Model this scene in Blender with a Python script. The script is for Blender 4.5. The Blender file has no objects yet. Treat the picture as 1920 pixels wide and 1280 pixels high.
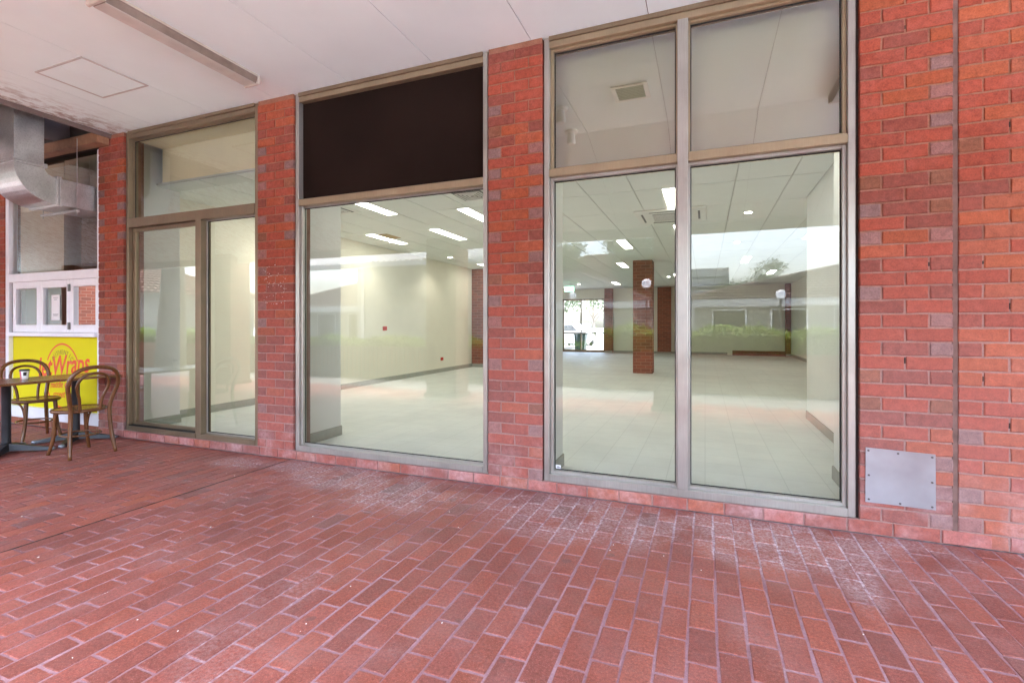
import bpy, bmesh, math, random
from mathutils import Vector, Matrix
R = math.radians
random.seed(7)
S = bpy.context.scene
C = S.collection

# ------------------------------------------------------------------ camera, sky, sun, exposure
cam_d = bpy.data.cameras.new('camera'); cam = bpy.data.objects.new('camera', cam_d); C.objects.link(cam)
cam.location = (0, -3.67, 1.30); cam.rotation_euler = (R(90), 0, R(21.479))
cam_d.lens = 17.25; cam_d.sensor_width = 36; cam_d.sensor_fit = 'HORIZONTAL'; cam_d.shift_y = -0.0151
cam_d.clip_start = 0.05; cam_d.clip_end = 1500
S.camera = cam
SUN_EL, SUN_AZ = 75, 195           # veiled sun high over the courtyard
W = bpy.data.worlds.new('World'); S.world = W; W.use_nodes = True
wn, wl = W.node_tree.nodes, W.node_tree.links
wn.clear()
sky = wn.new('ShaderNodeTexSky'); sky.sky_type = 'NISHITA'; sky.sun_disc = False
sky.sun_elevation = R(SUN_EL); sky.sun_rotation = R(SUN_AZ); sky.dust_density = 4.0; sky.air_density = 1.0; sky.ozone_density = 1.0
hs = wn.new('ShaderNodeHueSaturation'); hs.inputs['Saturation'].default_value = 0.85; hs.inputs['Value'].default_value = 1.0
tc = wn.new('ShaderNodeTexCoord'); mp = wn.new('ShaderNodeMapping'); mp.inputs['Scale'].default_value = (1.6, 1.6, 7)
nz = wn.new('ShaderNodeTexNoise'); nz.inputs['Scale'].default_value = 2.2; nz.inputs['Detail'].default_value = 6
rp = wn.new('ShaderNodeValToRGB'); rp.color_ramp.elements[0].position = 0.3; rp.color_ramp.elements[1].position = 0.72
rp.color_ramp.elements[0].color = (1.25, 1.27, 1.30, 1); rp.color_ramp.elements[1].color = (1.72, 1.70, 1.68, 1)
mx = wn.new('ShaderNodeMix'); mx.data_type = 'RGBA'; mx.blend_type = 'MULTIPLY'; mx.inputs[0].default_value = 1.0
bg = wn.new('ShaderNodeBackground'); bg.inputs['Strength'].default_value = 0.15
wo = wn.new('ShaderNodeOutputWorld')
wl.new(tc.outputs['Generated'], mp.inputs['Vector']); wl.new(mp.outputs['Vector'], nz.inputs['Vector']); wl.new(nz.outputs['Fac'], rp.inputs['Fac'])
wl.new(sky.outputs['Color'], hs.inputs['Color']); wl.new(hs.outputs['Color'], mx.inputs[6]); wl.new(rp.outputs['Color'], mx.inputs[7])
wl.new(mx.outputs[2], bg.inputs['Color']); wl.new(bg.outputs['Background'], wo.inputs['Surface'])
sl = bpy.data.lights.new('sun', 'SUN'); sl.energy = 1.5; sl.angle = R(14); sl.color = (1.0, 0.985, 0.955)
sun = bpy.data.objects.new('sun', sl); C.objects.link(sun)
_d = Vector((-math.sin(R(SUN_AZ)) * math.cos(R(SUN_EL)), -math.cos(R(SUN_AZ)) * math.cos(R(SUN_EL)), -math.sin(R(SUN_EL))))
sun.rotation_euler = _d.to_track_quat('-Z', 'Y').to_euler(); sun.location = (0, 30, 60)
vs = S.view_settings; vs.view_transform = 'Standard'; vs.look = 'None'; vs.gamma = 1; vs.use_curve_mapping = False
vs.exposure = 3.47
LAMP = 0.40         # scale of all interior lamp strengths
cy = S.cycles
cy.use_denoising = True
cy.max_bounces = 10; cy.diffuse_bounces = 6; cy.glossy_bounces = 4; cy.transparent_max_bounces = 24; cy.transmission_bounces = 6
cy.sample_clamp_indirect = 6; cy.caustics_reflective = False; cy.caustics_refractive = False
try: cy.denoiser = 'OPENIMAGEDENOISE'
except Exception: pass

# ------------------------------------------------------------------ materials
class NT:
    def __init__(s, name):
        s.m = bpy.data.materials.new(name); s.m.use_nodes = True; s.t = s.m.node_tree; s.t.nodes.clear()
        s.out = s.n('OutputMaterial')
    def n(s, ty, **kw):
        nd = s.t.nodes.new('ShaderNode' + ty)
        for k, v in kw.items(): setattr(nd, k, v)
        return nd
    def set(s, nd, **kw):
        for k, v in kw.items(): nd.inputs[k.replace('_', ' ')].default_value = v
        return nd
    def l(s, a, b): s.t.links.new(a, b)
    def pos(s, scale=(1, 1, 1)):
        g = s.n('NewGeometry'); m = s.n('Mapping'); m.inputs['Scale'].default_value = scale
        s.l(g.outputs['Position'], m.inputs['Vector']); return m.outputs['Vector']
    def noise(s, vec, scale, detail=4, rough=0.55):
        n = s.n('TexNoise'); s.l(vec, n.inputs['Vector']); n.inputs['Scale'].default_value = scale
        n.inputs['Detail'].default_value = detail; n.inputs['Roughness'].default_value = rough; return n.outputs['Fac']
    def ramp(s, fac, stops, interp='LINEAR'):
        r = s.n('ValToRGB'); r.color_ramp.interpolation = interp; e = r.color_ramp.elements
        while len(e) < len(stops): e.new(0.5)
        for i, (p, c) in enumerate(stops):
            e[i].position = p; e[i].color = (c, c, c, 1) if not isinstance(c, (tuple, list)) else (*c[:3], 1)
        s.l(fac, r.inputs['Fac']); return r.outputs['Color']
    def mix(s, fac, a, b, mode='MIX'):
        m = s.n('Mix'); m.data_type = 'RGBA'; m.blend_type = mode
        for i, v in ((0, fac), (6, a), (7, b)):
            if isinstance(v, (int, float)): m.inputs[i].default_value = v if i == 0 else (v, v, v, 1)
            elif isinstance(v, (tuple, list)): m.inputs[i].default_value = (*v[:3], 1)
            else: s.l(v, m.inputs[i])
        return m.outputs[2]
    def math(s, op, a, b=0.0, clamp=False):
        m = s.n('Math'); m.operation = op; m.use_clamp = clamp
        for i, v in ((0, a), (1, b)):
            if isinstance(v, (int, float)): m.inputs[i].default_value = v
            else: s.l(v, m.inputs[i])
        return m.outputs[0]
    def sep(s, vec):
        x = s.n('SeparateXYZ'); s.l(vec, x.inputs[0]); return x.outputs
    def smooth(s, v, a, b):     # smoothstep of v from a (0) to b (1)
        m = s.n('MapRange'); m.interpolation_type = 'SMOOTHSTEP'; s.l(v, m.inputs[0])
        m.inputs[1].default_value = a; m.inputs[2].default_value = b; return m.outputs[0]
    def bsdf(s, col, rough=0.6, metal=0.0, spec=0.5, bump=None, bstr=0.3, bdist=0.01, **kw):
        b = s.n('BsdfPrincipled')
        for nm, v in (('Base Color', col), ('Roughness', rough), ('Metallic', metal), ('Specular IOR Level', spec)):
            if isinstance(v, (int, float)): b.inputs[nm].default_value = v
            elif isinstance(v, (tuple, list)): b.inputs[nm].default_value = (*v[:3], 1)
            else: s.l(v, b.inputs[nm])
        if bump is not None:
            bp = s.n('Bump'); bp.inputs['Strength'].default_value = bstr; bp.inputs['Distance'].default_value = bdist
            s.l(bump, bp.inputs['Height']); s.l(bp.outputs['Normal'], b.inputs['Normal'])
        s.l(b.outputs[0], s.out.inputs['Surface']); return s.m

def simple(name, col, rough=0.6, metal=0.0, var=0.12, nscale=9, bstr=0.1, spec=0.4, bdist=0.004):
    t = NT(name); v = t.pos(); n1 = t.noise(v, nscale, 5); n2 = t.noise(v, nscale * 14, 3)
    k = t.ramp(n1, [(0.3, 1 - var), (0.7, 1 + var * 0.6)])
    c = t.mix(1.0, col, k, 'MULTIPLY')
    r = t.math('ADD', t.math('MULTIPLY', n1, 0.2), rough - 0.1)
    return t.bsdf(c, r, metal, spec, n2, bstr, bdist)

M = {}
# wall brick: colour from the brick's own tint, speckle, salt bloom and light drift painted over height
def mat_brick():
    t = NT('brick_face'); a = t.n('Attribute'); a.attribute_name = 'tint'
    v = t.pos(); n1 = t.noise(v, 26, 6, 0.65); n2 = t.noise(v, 110, 5, 0.8); n3 = t.noise(v, 5, 4)
    c = t.mix(1.0, a.outputs['Color'], t.ramp(n1, [(0.28, 0.70), (0.72, 1.25)]), 'MULTIPLY')
    c = t.mix(1.0, c, t.ramp(n2, [(0.30, 0.60), (0.5, 1.0), (0.70, 1.25)]), 'MULTIPLY')
    specks = t.ramp(t.noise(v, 330, 2), [(0.70, 0.0), (0.78, 0.55)])
    c = t.mix(specks, c, (0.10, 0.05, 0.04))
    z = t.sep(v)[2]
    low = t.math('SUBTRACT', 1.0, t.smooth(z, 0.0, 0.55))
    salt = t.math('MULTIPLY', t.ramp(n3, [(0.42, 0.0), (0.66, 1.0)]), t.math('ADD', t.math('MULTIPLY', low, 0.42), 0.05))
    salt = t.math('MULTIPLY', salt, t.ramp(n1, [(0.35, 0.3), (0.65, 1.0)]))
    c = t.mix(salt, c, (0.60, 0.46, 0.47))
    light_drift = t.math('SUBTRACT', 1.0, t.smooth(t.math('ADD', z, n3), 0.7, 2.9))  # paler pink low down: light's drift over wall height painted into brick colour
    c = t.mix(t.math('MULTIPLY', light_drift, 0.16), c, (0.50, 0.32, 0.32))
    return t.bsdf(c, 0.86, 0, 0.25, n2, 0.5, 0.004)
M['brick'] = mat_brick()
def mat_mortar(name, base, dark, amt):
    t = NT(name); v = t.pos(); n1 = t.noise(v, 7, 5); n2 = t.noise(v, 130, 4, 0.7)
    c = t.mix(t.ramp(n1, [(0.4, 0.0), (0.68, amt)]), base, dark)
    light_drift = t.math('SUBTRACT', 1.0, t.smooth(t.math('ADD', t.sep(v)[2], t.math('MULTIPLY', n1, 0.8)), 1.2, 3.0))  # lighting's warm-to-pale change over height mixed into mortar colour
    c = t.mix(t.math('MULTIPLY', light_drift, 0.75), c, (0.38, 0.25, 0.235))
    c = t.mix(1.0, c, t.ramp(n2, [(0.25, 0.75), (0.7, 1.1)]), 'MULTIPLY')
    return t.bsdf(c, 0.92, 0, 0.2, n2, 0.6, 0.004)
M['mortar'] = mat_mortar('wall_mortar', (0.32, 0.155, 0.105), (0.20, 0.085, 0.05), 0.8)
M['dark_joint'] = simple('dark_joint', (0.035, 0.022, 0.018), 0.9, var=0.4, nscale=30)
M['control_joint'] = simple('control_joint', (0.165, 0.10, 0.085), 0.9, var=0.4, nscale=12)
# paver
def salt_mask(t, v):
    x, y, z = t.sep(v)
    near = t.math('SUBTRACT', 1.0, t.smooth(t.math('MULTIPLY', y, -1.0), 0.05, 1.0))
    n1 = t.noise(v, 3.2, 7, 0.7); n2 = t.noise(v, 48, 5, 0.75)
    m = t.math('MULTIPLY', t.ramp(n1, [(0.40, 0.0), (0.56, 1.0)]), near)
    m = t.math('MULTIPLY', m, t.smooth(x, -4.7, -3.6))
    blobs = None
    for bx, by, rx, ry in ((-2.95, -0.22, 0.95, 0.42), (-2.2, -0.5, 0.5, 0.35), (-0.75, -0.40, 0.8, 0.5), (0.35, -0.35, 0.7, 0.45), (-4.15, -0.28, 0.4, 0.2), (0.72, -0.55, 0.12, 0.6)):
        d = t.math('ADD', t.math('POWER', t.math('MULTIPLY', t.math('SUBTRACT', x, bx), 1 / rx), 2.0), t.math('POWER', t.math('MULTIPLY', t.math('SUBTRACT', y, by), 1 / ry), 2.0))
        k_ = t.math('SUBTRACT', 1.0, t.smooth(d, 0.1, 1.1)); blobs = k_ if blobs is None else t.math('MAXIMUM', blobs, k_)
    m = t.math('ADD', t.math('MULTIPLY', m, 0.5), t.math('MULTIPLY', blobs, t.ramp(n1, [(0.36, 0.0), (0.55, 1.0)])), True)
    far = t.math('MULTIPLY', t.ramp(t.noise(v, 1.4, 5, 0.6), [(0.54, 0.0), (0.70, 0.5)]), 0.9)
    m = t.math('ADD', m, far, True)
    return t.math('MULTIPLY', m, t.ramp(n2, [(0.42, 0.0), (0.62, 1.0)]))
def mat_paver():
    t = NT('paver_face'); a = t.n('Attribute'); a.attribute_name = 'tint'
    v = t.pos(); n1 = t.noise(v, 11, 6, 0.65); n2 = t.noise(v, 75, 5, 0.8); n3 = t.noise(v, 0.9, 3)
    c = t.mix(1.0, a.outputs['Color'], t.ramp(n1, [(0.25, 0.82), (0.75, 1.15)]), 'MULTIPLY')
    c = t.mix(1.0, c, t.ramp(n2, [(0.30, 0.55), (0.5, 1.0), (0.70, 1.5)]), 'MULTIPLY')
    c = t.mix(1.0, c, t.ramp(n3, [(0.3, 0.9), (0.7, 1.08)]), 'MULTIPLY')
    pale = t.ramp(t.noise(v, 300, 2), [(0.62, 0.0), (0.72, 0.6)])
    c = t.mix(pale, c, (0.46, 0.29, 0.26))
    gum = t.ramp(t.noise(v, 6.5, 1), [(0.73, 0.0), (0.75, 0.5)])
    c = t.mix(gum, c, (0.10, 0.06, 0.055))
    s = salt_mask(t, v)
    c = t.mix(t.math('MULTIPLY', s, 0.46), c, (0.60, 0.54, 0.58))
    dust = t.ramp(t.noise(v, 3.1, 5, 0.6), [(0.45, 0.0), (0.75, 0.14)])
    c = t.mix(dust, c, (0.42, 0.30, 0.30))
    r = t.ramp(n1, [(0.3, 0.50), (0.7, 0.68)])
    return t.bsdf(c, r, 0, 0.4, n2, 0.45, 0.003)
M['paver'] = mat_paver()
def mat_paver_joint():
    t = NT('paver_joint'); v = t.pos(); n2 = t.noise(v, 90, 4, 0.7); n1 = t.noise(v, 1.7, 4)
    x = t.sep(v)[0]
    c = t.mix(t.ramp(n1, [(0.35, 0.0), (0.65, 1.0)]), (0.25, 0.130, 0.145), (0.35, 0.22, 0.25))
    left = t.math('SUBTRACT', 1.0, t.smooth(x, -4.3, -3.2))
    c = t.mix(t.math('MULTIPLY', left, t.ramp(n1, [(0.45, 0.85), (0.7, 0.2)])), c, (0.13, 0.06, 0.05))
    c = t.mix(1.0, c, t.ramp(n2, [(0.25, 0.7), (0.7, 1.12)]), 'MULTIPLY')
    s = salt_mask(t, v)
    c = t.mix(t.math('MULTIPLY', s, 0.8), c, (0.70, 0.64, 0.68))
    return t.bsdf(c, 0.9, 0, 0.2, n2, 0.6, 0.004)
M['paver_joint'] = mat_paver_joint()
# soffit lining with mould near the open left edge
def mat_soffit():
    t = NT('soffit_paint'); v = t.pos(); n1 = t.noise(v, 1.3, 4); n2 = t.noise(v, 40, 5, 0.7)
    c = t.mix(1.0, (0.75, 0.885, 0.895), t.ramp(n1, [(0.3, 0.95), (0.7, 1.02)]), 'MULTIPLY')
    x, y, z = t.sep(v)
    edge = t.math('SUBTRACT', 1.0, t.smooth(x, -6.55, -5.6))
    mo = t.math('MULTIPLY', t.math('MULTIPLY', edge, edge), t.ramp(t.noise(t.pos((1, 0.5, 1)), 13, 6, 0.75), [(0.46, 0.0), (0.60, 1.0)]))
    c = t.mix(t.math('MULTIPLY', mo, 0.8), c, (0.22, 0.13, 0.09))
    sp = t.ramp(t.noise(v, 60, 2), [(0.75, 0.0), (0.8, 0.5)])
    c = t.mix(t.math('MULTIPLY', sp, t.ramp(n1, [(0.45, 0.0), (0.7, 1.0)])), c, (0.35, 0.27, 0.22))
    return t.bsdf(c, 0.7, 0, 0.3, n2, 0.06, 0.002)
M['soffit'] = mat_soffit()
def mat_frame(name, col, metal, rough):
    t = NT(name); v = t.pos(); n1 = t.noise(v, 4, 4); n2 = t.noise(t.pos((1, 1, 0.06)), 130, 3)
    c = t.mix(1.0, col, t.ramp(n1, [(0.3, 0.86), (0.7, 1.06)]), 'MULTIPLY')
    c = t.mix(1.0, c, t.ramp(n2, [(0.3, 0.93), (0.7, 1.04)]), 'MULTIPLY')
    chips = t.ramp(t.noise(v, 55, 2), [(0.76, 0.0), (0.80, 0.7)])
    c = t.mix(chips, c, (0.10, 0.08, 0.06))
    return t.bsdf(c, t.ramp(n1, [(0.3, rough - 0.06), (0.7, rough + 0.08)]), metal, 0.5, n2, 0.05, 0.002)
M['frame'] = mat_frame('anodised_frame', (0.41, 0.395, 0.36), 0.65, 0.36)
M['frame_bronze'] = mat_frame('bronze_anodised', (0.34, 0.27, 0.175), 0.6, 0.38)  # same frame in a browner tone, painting in the shade of its upper members
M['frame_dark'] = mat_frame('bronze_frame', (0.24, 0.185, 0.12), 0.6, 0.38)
M['gasket'] = simple('rubber_gasket', (0.018, 0.017, 0.015), 0.7, var=0.3)
def mat_glass(name, tint, k):
    t = NT(name); f = t.n('Fresnel'); f.inputs['IOR'].default_value = 1.52
    fac = t.math('MULTIPLY', f.outputs[0], k, True)
    tr = t.n('BsdfTransparent'); tr.inputs[0].default_value = (*tint, 1)
    g = t.n('BsdfGlossy'); g.inputs['Roughness'].default_value = 0.0; g.inputs['Color'].default_value = (1, 1, 1, 1)
    m = t.n('MixShader'); t.l(fac, m.inputs[0]); t.l(tr.outputs[0], m.inputs[1]); t.l(g.outputs[0], m.inputs[2])
    t.l(m.outputs[0], t.out.inputs['Surface']); return t.m
M['glass'] = mat_glass('window_glass', (0.925, 0.945, 0.935), 1.7)
M['film_glass'] = mat_glass('film_glass', (0.82, 0.81, 0.70), 6.2)
M['shop_glass'] = mat_glass('sash_glass', (0.86, 0.90, 0.88), 3.0)
def mat_black():
    t = NT('dark_panel'); v = t.pos(); n1 = t.noise(v, 1.2, 3); n2 = t.noise(v, 140, 4)
    c = t.mix(1.0, (0.014, 0.008, 0.006), t.ramp(n1, [(0.3, 0.8), (0.7, 1.3)]), 'MULTIPLY')
    return t.bsdf(c, 0.9, 0, 0.08, n2, 0.3, 0.003)
M['black_panel'] = mat_black()
M['upvc'] = simple('white_frame_paint', (0.78, 0.80, 0.85), 0.4, var=0.04)
M['yellow'] = simple('yellow_sign', (0.70, 0.645, 0.008), 0.7, var=0.04, nscale=2, spec=0.15)
M['red_print'] = simple('red_print', (0.75, 0.065, 0.015), 0.5, var=0.05)
M['olive_print'] = simple('thin_print', (0.38, 0.26, 0.02), 0.5, var=0.05)
def mat_galv():
    t = NT('galvanised_steel'); v = t.pos(); vo = t.n('TexVoronoi'); t.l(v, vo.inputs['Vector']); vo.inputs['Scale'].default_value = 60
    n1 = t.noise(v, 5, 5)
    c = t.mix(1.0, (0.55, 0.545, 0.53), t.ramp(vo.outputs['Distance'], [(0.0, 0.84), (0.6, 1.05)]), 'MULTIPLY')
    c = t.mix(1.0, c, t.ramp(n1, [(0.3, 0.78), (0.7, 1.05)]), 'MULTIPLY')
    return t.bsdf(c, t.ramp(n1, [(0.3, 0.30), (0.7, 0.46)]), 0.85, 0.5, n1, 0.06, 0.01)
M['galv'] = mat_galv()
def mat_wood(name, a, b, rough):
    t = NT(name); n1 = t.noise(t.pos((1, 1, 0.25)), 40, 5, 0.6); n2 = t.noise(t.pos(), 6, 3)
    c = t.mix(n1, a, b); c = t.mix(1.0, c, t.ramp(n2, [(0.3, 0.8), (0.7, 1.15)]), 'MULTIPLY')
    return t.bsdf(c, rough, 0, 0.5, n1, 0.08, 0.002)
M['bentwood'] = mat_wood('bentwood_varnish', (0.060, 0.023, 0.008), (0.19, 0.075, 0.024), 0.26)
M['seat_wood'] = mat_wood('seat_veneer', (0.15, 0.07, 0.02), (0.30, 0.15, 0.045), 0.22)
M['table_wood'] = mat_wood('table_veneer', (0.11, 0.045, 0.02), (0.22, 0.095, 0.04), 0.25)
M['timber'] = mat_wood('old_timber', (0.22, 0.10, 0.05), (0.38, 0.20, 0.11), 0.6)
M['black_metal'] = simple('black_cast_iron', (0.03, 0.032, 0.036), 0.38, 0.3, var=0.3)
M['worn_alu'] = simple('worn_foot', (0.22, 0.24, 0.27), 0.35, 0.7, var=0.3)
def mat_plate():
    t = NT('brushed_plate'); v = t.pos(); n1 = t.noise(v, 2.2, 4); n2 = t.noise(t.pos((1, 1, 8)), 20, 3)
    c = t.mix(1.0, (0.38, 0.40, 0.43), t.ramp(n1, [(0.3, 0.72), (0.65, 1.08)]), 'MULTIPLY')
    scr = t.ramp(t.noise(t.pos((30, 1, 60)), 2, 4, 0.7), [(0.64, 0.0), (0.72, 0.35)])
    c = t.mix(scr, c, (0.25, 0.26, 0.28))
    return t.bsdf(c, t.ramp(n1, [(0.3, 0.30), (0.7, 0.46)]), 0.75, 0.5, n2, 0.04, 0.002)
M['plate'] = mat_plate()
M['screw'] = simple('screw_head', (0.12, 0.11, 0.11), 0.4, 0.7)
M['plaster'] = simple('cream_plaster', (0.83, 0.795, 0.685), 0.75, var=0.03, nscale=2, bstr=0.04)
M['plaster_white'] = simple('white_plaster', (0.80, 0.81, 0.79), 0.75, var=0.03, nscale=2, bstr=0.04)
M['skirting'] = simple('grey_skirting', (0.36, 0.37, 0.32), 0.6, var=0.08)
def mat_vinyl():
    t = NT('vinyl_floor'); v = t.pos(); b = t.n('TexBrick'); b.offset = 0.0; b.inputs['Scale'].default_value = 1.0
    b.inputs['Brick Width'].default_value = 0.30; b.inputs['Row Height'].default_value = 0.30; b.inputs['Mortar Size'].default_value = 0.004
    b.inputs['Color1'].default_value = (0.69, 0.72, 0.69, 1); b.inputs['Color2'].default_value = (0.72, 0.745, 0.71, 1); b.inputs['Mortar'].default_value = (0.60, 0.63, 0.60, 1)
    t.l(v, b.inputs['Vector'])
    n1 = t.noise(v, 2.0, 6, 0.65); n2 = t.noise(v, 25, 5, 0.7); n3 = t.noise(v, 0.45, 3)
    c = t.mix(1.0, b.outputs['Color'], t.ramp(n1, [(0.3, 0.90), (0.65, 1.04)]), 'MULTIPLY')
    c = t.mix(1.0, c, t.ramp(n3, [(0.35, 0.92), (0.7, 1.05)]), 'MULTIPLY')
    sc = t.ramp(n2, [(0.62, 0.0), (0.8, 0.35)]); c = t.mix(sc, c, (0.45, 0.43, 0.37))
    return t.bsdf(c, t.ramp(n1, [(0.3, 0.45), (0.7, 0.65)]), 0, 0.4)
M['vinyl'] = mat_vinyl()
M['ceil_tile'] = simple('ceiling_tile', (0.78, 0.80, 0.765), 0.85, var=0.02, nscale=3, bstr=0.1)
M['ceil_grid'] = simple('ceiling_grid', (0.62, 0.62, 0.58), 0.6, var=0.03)
M['white_plastic'] = simple('white_plastic', (0.78, 0.78, 0.74), 0.5, var=0.04)
M['grille'] = simple('grille_dark', (0.10, 0.11, 0.10), 0.6, var=0.2)
M['brown_tile'] = simple('stained_tile', (0.40, 0.30, 0.13), 0.8, var=0.1)
def emit(name, col, s):
    t = NT(name); e = t.n('Emission'); e.inputs['Color'].default_value = (*col, 1); e.inputs['Strength'].default_value = s
    t.l(e.outputs[0], t.out.inputs['Surface']); return t.m
M['tube_light'] = emit('lit_diffuser', (1.0, 0.99, 0.87), 4.4 * LAMP)
M['down_light'] = emit('lit_downlight', (1.0, 0.95, 0.84), 9.0 * LAMP)
M['exit_green'] = emit('lit_exit_sign', (0.35, 0.9, 0.6), 0.35)
def mat_fluoro():
    t = NT('dirty_diffuser'); v = t.pos(); n1 = t.noise(v, 7, 5)
    c = t.mix(t.ramp(n1, [(0.35, 0.0), (0.7, 0.8)]), (0.24, 0.185, 0.15), (0.12, 0.08, 0.06))
    return t.bsdf(c, 0.35, 0, 0.5)
M['fluoro'] = mat_fluoro()
M['fluoro_cover'] = simple('grimy_cover', (0.52, 0.50, 0.46), 0.4, var=0.2, nscale=5)
M['hatch_trim'] = simple('hatch_trim', (0.46, 0.46, 0.44), 0.5, var=0.15)
M['fluoro_end'] = simple('dirty_white_end', (0.52, 0.47, 0.41), 0.5, var=0.15)
M['red_plastic'] = simple('red_plastic', (0.55, 0.04, 0.02), 0.4, var=0.05)
def mat_brick_far():
    t = NT('interior_brick'); v = t.pos()
    x, y, z = t.sep(v); cb = t.n('CombineXYZ'); t.l(t.math('ADD', x, y), cb.inputs[0]); t.l(z, cb.inputs[1])
    b = t.n('TexBrick'); b.inputs['Scale'].default_value = 1.0; b.inputs['Brick Width'].default_value = 0.24; b.inputs['Row Height'].default_value = 0.086; b.inputs['Mortar Size'].default_value = 0.006
    b.inputs['Color1'].default_value = (0.30, 0.095, 0.055, 1); b.inputs['Color2'].default_value = (0.20, 0.07, 0.045, 1); b.inputs['Mortar'].default_value = (0.33, 0.19, 0.13, 1)
    t.l(cb.outputs[0], b.inputs['Vector'])
    return t.bsdf(b.outputs['Color'], 0.85, 0, 0.25, b.outputs['Fac'], -0.3, 0.01)
M['brick_far'] = mat_brick_far()
def mat_tile(name, a, b):
    t = NT(name); v = t.pos(); n = t.noise(v, 3, 4); n2 = t.noise(v, 0.4, 3)
    c = t.mix(n, a, b); c = t.mix(1.0, c, t.ramp(n2, [(0.3, 0.85), (0.7, 1.1)]), 'MULTIPLY')
    return t.bsdf(c, 0.8, 0, 0.3)
M['tile_grey'] = mat_tile('roof_tile_grey', (0.10, 0.07, 0.065), (0.17, 0.12, 0.11))
M['tile_pink'] = mat_tile('roof_tile_pink', (0.14, 0.085, 0.065), (0.21, 0.125, 0.10))
M['corrugated'] = simple('white_sheet_roof', (0.30, 0.31, 0.32), 0.45, 0.1, var=0.06)
M['white_wall'] = simple('painted_wall', (0.20, 0.19, 0.165), 0.8, var=0.06, nscale=1.5)
M['white_paint'] = simple('white_timber_paint', (0.72, 0.72, 0.70), 0.5, var=0.05)
M['concrete'] = simple('concrete', (0.40, 0.385, 0.36), 0.85, var=0.15, nscale=2)
M['courtyard'] = simple('courtyard_paving', (0.63, 0.68, 0.71), 0.85, var=0.15, nscale=1.5)
M['shelter_wall'] = simple('pale_wall', (0.42, 0.42, 0.40), 0.8, var=0.06, nscale=1.2)
M['path'] = simple('path_brick', (0.21, 0.20, 0.19), 0.85, var=0.25, nscale=5)
M['asphalt'] = simple('asphalt', (0.10, 0.10, 0.10), 0.9, var=0.2, nscale=3)
M['dark_glass'] = simple('dark_window', (0.03, 0.035, 0.04), 0.12, var=0.2)
def mat_leaf(name, a, b):
    t = NT(name); n = t.noise(t.pos(), 2.5, 4); n2 = t.noise(t.pos(), 17, 2)
    c = t.mix(t.ramp(n2, [(0.3, 0.0), (0.7, 1.0)]), a, b); c = t.mix(1.0, c, t.ramp(n, [(0.3, 0.75), (0.7, 1.2)]), 'MULTIPLY')
    p = t.n('BsdfPrincipled'); t.l(c, p.inputs['Base Color']); p.inputs['Roughness'].default_value = 0.55
    tr = t.n('BsdfTranslucent'); t.l(c, tr.inputs[0]); m = t.n('MixShader'); m.inputs[0].default_value = 0.3
    t.l(p.outputs[0], m.inputs[1]); t.l(tr.outputs[0], m.inputs[2]); t.l(m.outputs[0], t.out.inputs['Surface']); return t.m
M['hedge'] = mat_leaf('hedge_leaf', (0.12, 0.22, 0.02), (0.24, 0.36, 0.04))
M['leaf'] = mat_leaf('gum_leaf', (0.045, 0.075, 0.03), (0.09, 0.125, 0.05))
M['bark'] = simple('bark', (0.22, 0.19, 0.16), 0.9, var=0.3, nscale=6, bstr=0.5, bdist=0.02)
M['globe'] = simple('opal_globe', (0.80, 0.80, 0.80), 0.3, var=0.02)
M['car_white'] = simple('white_car_paint', (0.78, 0.79, 0.80), 0.25, var=0.02)
M['car_silver'] = simple('silver_car_paint', (0.50, 0.51, 0.53), 0.3, 0.4, var=0.02)
M['tyre'] = simple('tyre_rubber', (0.02, 0.02, 0.02), 0.8)
M['bin_green'] = simple('green_bin_plastic', (0.02, 0.06, 0.045), 0.5)
M['paper'] = simple('white_paper', (0.80, 0.80, 0.80), 0.6, var=0.02)
M['grey_print'] = simple('grey_print', (0.30, 0.30, 0.32), 0.6)
M['cup_white'] = simple('white_cup_paper', (0.78, 0.78, 0.76), 0.5, var=0.02)
M['cup_lid'] = simple('black_cup_lid', (0.02, 0.02, 0.02), 0.35)
M['pink_print'] = simple('pink_print', (0.65, 0.08, 0.20), 0.5)
M['shop_wall'] = simple('warm_shop_wall', (0.62, 0.50, 0.34), 0.7, var=0.05, nscale=3)
M['cream_board'] = simple('cream_board', (0.86, 0.82, 0.64), 0.7, var=0.05, nscale=2)
M['tan_board'] = simple('tan_board', (0.86, 0.75, 0.50), 0.7, var=0.06, nscale=2)
M['shop_brown'] = simple('brown_panel', (0.16, 0.115, 0.10), 0.5, var=0.1)
M['cavity'] = simple('dark_cavity', (0.10, 0.085, 0.075), 0.9, var=0.2)
M['render_col'] = simple('column_brick_dark', (0.20, 0.085, 0.06), 0.85, var=0.2, nscale=8)

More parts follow.
